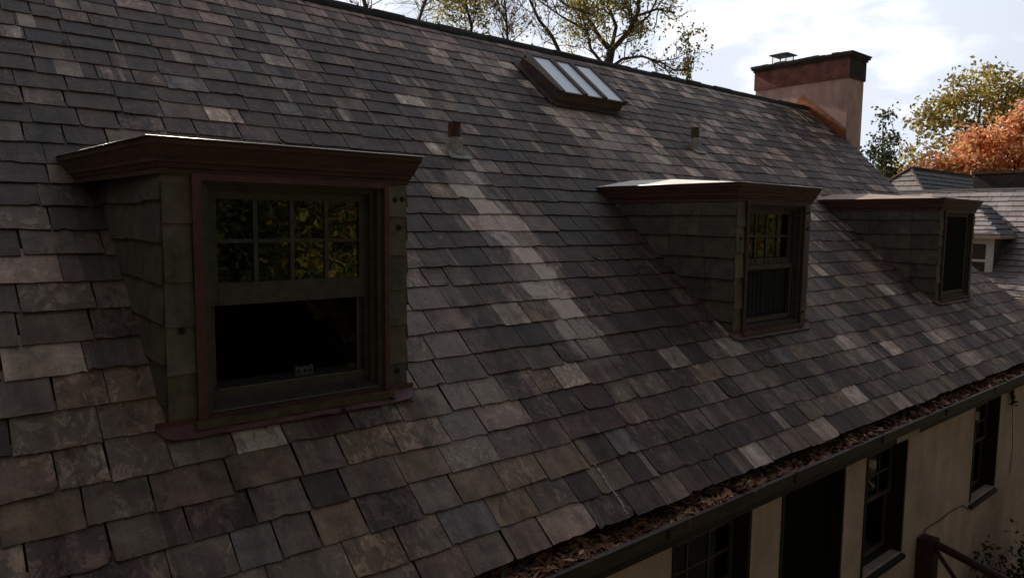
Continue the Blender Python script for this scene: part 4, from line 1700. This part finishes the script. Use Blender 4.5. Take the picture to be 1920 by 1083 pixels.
slim_tree('bare tree with a few dull red leaves at the top left of the ridge', at(-4.4, 22, 6.0), 12,
          [(0, 0), (-.2, .7), (.1, 1.5), (0, 2.4)], .08,
          dict(leaf_lev=1, n=1, s=.1, kids=3, ang=.9, sp=.1, per=6, L=1.3, r=.018, lev=2, p=.16, up=.06), REDL)
slim_tree('bare grey branched tree between the red leaved tree and the yellow green one', at(-3.0, 22, 5.6), 15,
          [(0, 0), (.2, .7), (.5, 1.5), (.6, 2.4)], .06,
          dict(leaf_lev=0, n=1, s=.07, kids=4, ang=.9, sp=.1, per=7, L=1.2, r=.016, lev=2, p=.1, up=.04), OLV)


def clump_tree(name, label, base, blobs, nclump, per, size, pal, seed, trunk_r, spread=.5, palf=None, group=None, limbs=26):
    """blobs: ellipsoids (centre, radii); leaves gather in clumps scattered through them; limbs run out to the clumps"""
    rnd = random.Random(seed)
    w, l_ = MB(), MB()
    base = Vector(base)
    top = max((Vector(c) for c, r_ in blobs), key=lambda v_: v_.z)
    ax = [base, base.lerp(top, .35) + Vector((rnd.uniform(-.3, .3), rnd.uniform(-.3, .3), 0)), base.lerp(top, .7), top]
    w.tube(ax, [trunk_r, trunk_r * .75, trunk_r * .45, trunk_r * .12], 8)
    wsum = [r_[0] * r_[1] * r_[2] for c, r_ in blobs]
    centres = []
    for k in range(nclump):
        c, r_ = rnd.choices(blobs, wsum)[0]
        while True:
            q = Vector((rnd.uniform(-1, 1), rnd.uniform(-1, 1), rnd.uniform(-1, 1)))
            if .25 < q.length < 1:
                break
        q = q * (.75 + .25 * rnd.random())
        P = Vector(c) + Vector((q.x * r_[0], q.y * r_[1], q.z * r_[2]))
        centres.append(P)
        pl = palf(P, rnd) if palf else pal
        tone = rnd.uniform(.65, 1.3)
        m = int(per * rnd.uniform(.4, 1.5))
        cl = spread * rnd.uniform(.6, 1.3)
        for _ in range(m):
            d = Vector((rnd.gauss(0, 1), rnd.gauss(0, 1), rnd.gauss(0, .7))) * cl
            cc = rnd.choice(pl)
            leaf(l_, P + d, size, tuple(u * tone for u in cc), rnd, .6)
    for P in rnd.sample(centres, min(limbs, len(centres))):
        f = rnd.uniform(.35, .85)
        a = base.lerp(top, f)
        if a.z > P.z:
            a = base.lerp(top, max(.2, f - .35))
        w.tube(bent(a, P, rnd, 4, .14), [trunk_r * .28, trunk_r * .2, trunk_r * .13, trunk_r * .08, .015], 5, cap=False)
    return finish_tree(name, label, w, l_, base, group)


# far right trees (depth about 38 m)
clump_tree('evergreen_tree', 'dark thin evergreen between the pink chimney and the orange maple', at(19.7, 38, -6.2),
           [(at(19.5, 38, 3.8), (.9, .9, 1.6)), (at(19.8, 38, 1.9), (1.6, 1.4, 1.4)), (at(19.4, 38, 5.3), (.4, .4, 1.0))], 130, 26, .10, DKG + OLV[:1], 31, .2, .3)
clump_tree('broadleaf_tree', 'large olive yellow tree at far right, standing above the orange maple', at(26.5, 42, -6.2),
           [(at(27.0, 42, 7.3), (2.6, 2.4, 1.9)), (at(24.6, 42, 6.0), (1.5, 1.5, 1.6)), (at(24.0, 42, 4.2), (1.4, 1.4, 1.6)), (at(29.8, 42, 6.6), (2.0, 2.0, 2.0)), (at(27, 42, 4.3), (2.8, 1.8, 1.8))],
           240, 34, .13, [(.36, .27, .075), (.28, .24, .08), (.44, .32, .1), (.2, .18, .06)], 32, .34, .36)
clump_tree('maple_tree', 'big orange autumn maple behind the neighbouring wing at right', at(24.6, 36, -6.2),
           [(at(24.6, 36, 3.2), (2.3, 2.2, 1.7)), (at(26.4, 36, 4.6), (1.7, 1.8, 1.7)), (at(22.5, 36, 2.5), (1.5, 1.5, 1.0)), (at(20.3, 36, 2.3), (.9, .9, .7)), (at(20.9, 36, 2.9), (.9, .9, .7)), (at(25.3, 36, 5.4), (1.1, 1.2, .9)), (at(21.8, 36, 3.0), (1.1, 1.1, .8)), (at(23, 36, 4.0), (1.2, 1.2, .9)), (at(27, 36, 2.6), (2, 2, 1.8))],
           430, 46, .11, ORG, 33, .32, .33, palf=lambda P, r_: (ORG if (P.z > 2.8 or r_.random() < .45) else [(.72, .42, .1), (.62, .38, .1), (.45, .3, .09)]))
clump_tree('broadleaf_tree', 'small yellow leaved tree below the dark evergreen, left of the orange maple', at(20.7, 40, -6.2),
           [(at(20.4, 40, 1.8), (1.5, 1.3, 1.4)), (at(21.3, 40, 2.9), (.7, .7, .9))], 90, 26, .11, OLV + YEL, 34, .15, .3)

# trees in front of the house, met as reflections in the dormer panes plus unseen ones added to shade the left of the roof
GREENS = [(.12, .17, .04), (.2, .22, .05), (.08, .12, .03), (.28, .25, .06)]
GOLD = [(.3, .22, .04), (.22, .2, .045), (.36, .2, .05)]
protos = []
for k, (pal, sd) in enumerate([(GREENS, 51), (GREENS + GOLD, 52), (GOLD + GREENS, 53)]):
    t_ = clump_tree('broadleaf_tree', 'x', (0, 0, -6.2), [((0, 0, 2.5), (3.4, 3.4, 4.2)), ((0, 0, -1.5), (4.2, 4.2, 3.0)), ((1.5, .5, 5.2), (2.2, 2.2, 2.8))],
                    170, 150, .085, pal, sd, .35, .6)
    protos.append(t_)
SPOTS = [(-9, -15, 0), (-3.5, -19, 1), (1.5, -14.5, 0), (6.5, -18, 2), (12, -15, 1), (18, -19, 0), (24, -16, 2), (-15, -19, 2), (-13, -8, 0), (31, -19, 1), (21, -6.5, 1), (27, -9, 2), (-6, -24, 0), (4, -25, 1), (14, -25, 0)]
for (x, y, h) in [(4.6, -10.5, 9.5), (6.6, -12.0, 11.0)]:
    clump_tree('evergreen_tree', 'dark evergreen on the lawn in front, mirrored in the left panes of the nearest dormer', (x, y, -6.2),
               [((x, y, -3.2), (2.0, 1.8, 2.2)), ((x, y, -.6), (1.5, 1.4, 2.0)), ((x, y, 2.0), (.9, .9, 2.2))], 150, 60, .11, DKG + [(.07, .1, .03)], int(60 + x), .25, .4,
               group='dark evergreens mirrored in the nearest dormer')
LAB = 'autumn tree on the lawn in front, seen only mirrored in the dormer panes'
used = set()
SPOTS += [(-6.5, -3.5, 1), (-8.5, 3.5, 0), (-8, 10, 2), (-3.5, -9.5, 0)]  # unseen trees added at left to block the sky above the roof
for (x, y, k) in SPOTS:
    p = protos[k]
    if k in used:
        t_ = p.copy()
        col.objects.link(t_)
        for c in p.children:
            d = c.copy()
            col.objects.link(d)
            d.parent = t_
            d.matrix_parent_inverse = c.matrix_parent_inverse.copy()
    else:
        t_ = p
        used.add(k)
    t_.location = (x, y, -6.2)
    t_.rotation_euler = (0, 0, (x * 1.7 + y) % 6.28)
    s = .9 + .25 * ((x * 7 + y * 3) % 10) / 10
    t_.scale = (s, s, s)
    t_['label'] = LAB
    t_['group'] = 'trees mirrored in the dormer panes'
    if x < -3 and y > -10:
        s *= 1.25
        t_.scale = (s, s, s)
        t_['label'] = 'tall autumn tree added outside the picture at left, keeping the sky off the roof'
        t_['group'] = 'added unseen trees shading the left of the roof'

# ------------------------------------------------------------------ plants at the lower right
rnd = random.Random(77)
w, l_ = MB(), MB()
SB = Vector((11.6, 2.4, -6.2))
for k in range(16):
    tip = SB + Vector((rnd.uniform(-.8, 1.6), rnd.uniform(-.9, .6), rnd.uniform(.9, 2.3)))
    P = bent(SB + Vector((rnd.uniform(-.1, .1), rnd.uniform(-.1, .1), 0)), tip, rnd, 4, .1)
    w.tube(P, [.02, .016, .012, .008, .004], 5, cap=False)
    for _ in range(420):
        f = rnd.random()
        q = P[1].lerp(tip, f) + Vector((rnd.gauss(0, .16), rnd.gauss(0, .16), rnd.gauss(0, .16)))
        leaf(l_, q, .05, rnd.choice([(.05, .09, .02), (.07, .11, .025), (.1, .11, .03)]), rnd)
t_ = thing('shrub', 'leafy dark green shrub beside the tan wall at lower right', 'shrub', SB)
obj('stems', w, M_BARK, t_, True)
obj('foliage', l_, M_LEAF, t_, True)

w, l_ = MB(), MB()
V0 = Vector((12.3, WY - .03, -2.35))
P = [V0, V0 + Vector((.12, -.01, -.25)), V0 + Vector((.2, 0, -.5)), V0 + Vector((.33, 0, -.95)), V0 + Vector((.3, 0, -1.4))]
w.tube(P, [.005] * 5, 5)
for _ in range(70):
    f = rnd.uniform(0, 1)
    q = P[0].lerp(P[1], f * 1.3) + Vector((rnd.gauss(0, .03), rnd.gauss(0, .012) - .01, rnd.gauss(0, .03)))
    leaf(l_, q, .035, rnd.choice([(.07, .11, .025), (.09, .13, .03)]), rnd)
t_ = thing('vine', 'thin green vine sprig hanging on the tan wall under the gutter', 'vine', V0)
obj('stem', w, M_BARK, t_, True)
obj('leaves', l_, M_LEAF, t_, True)
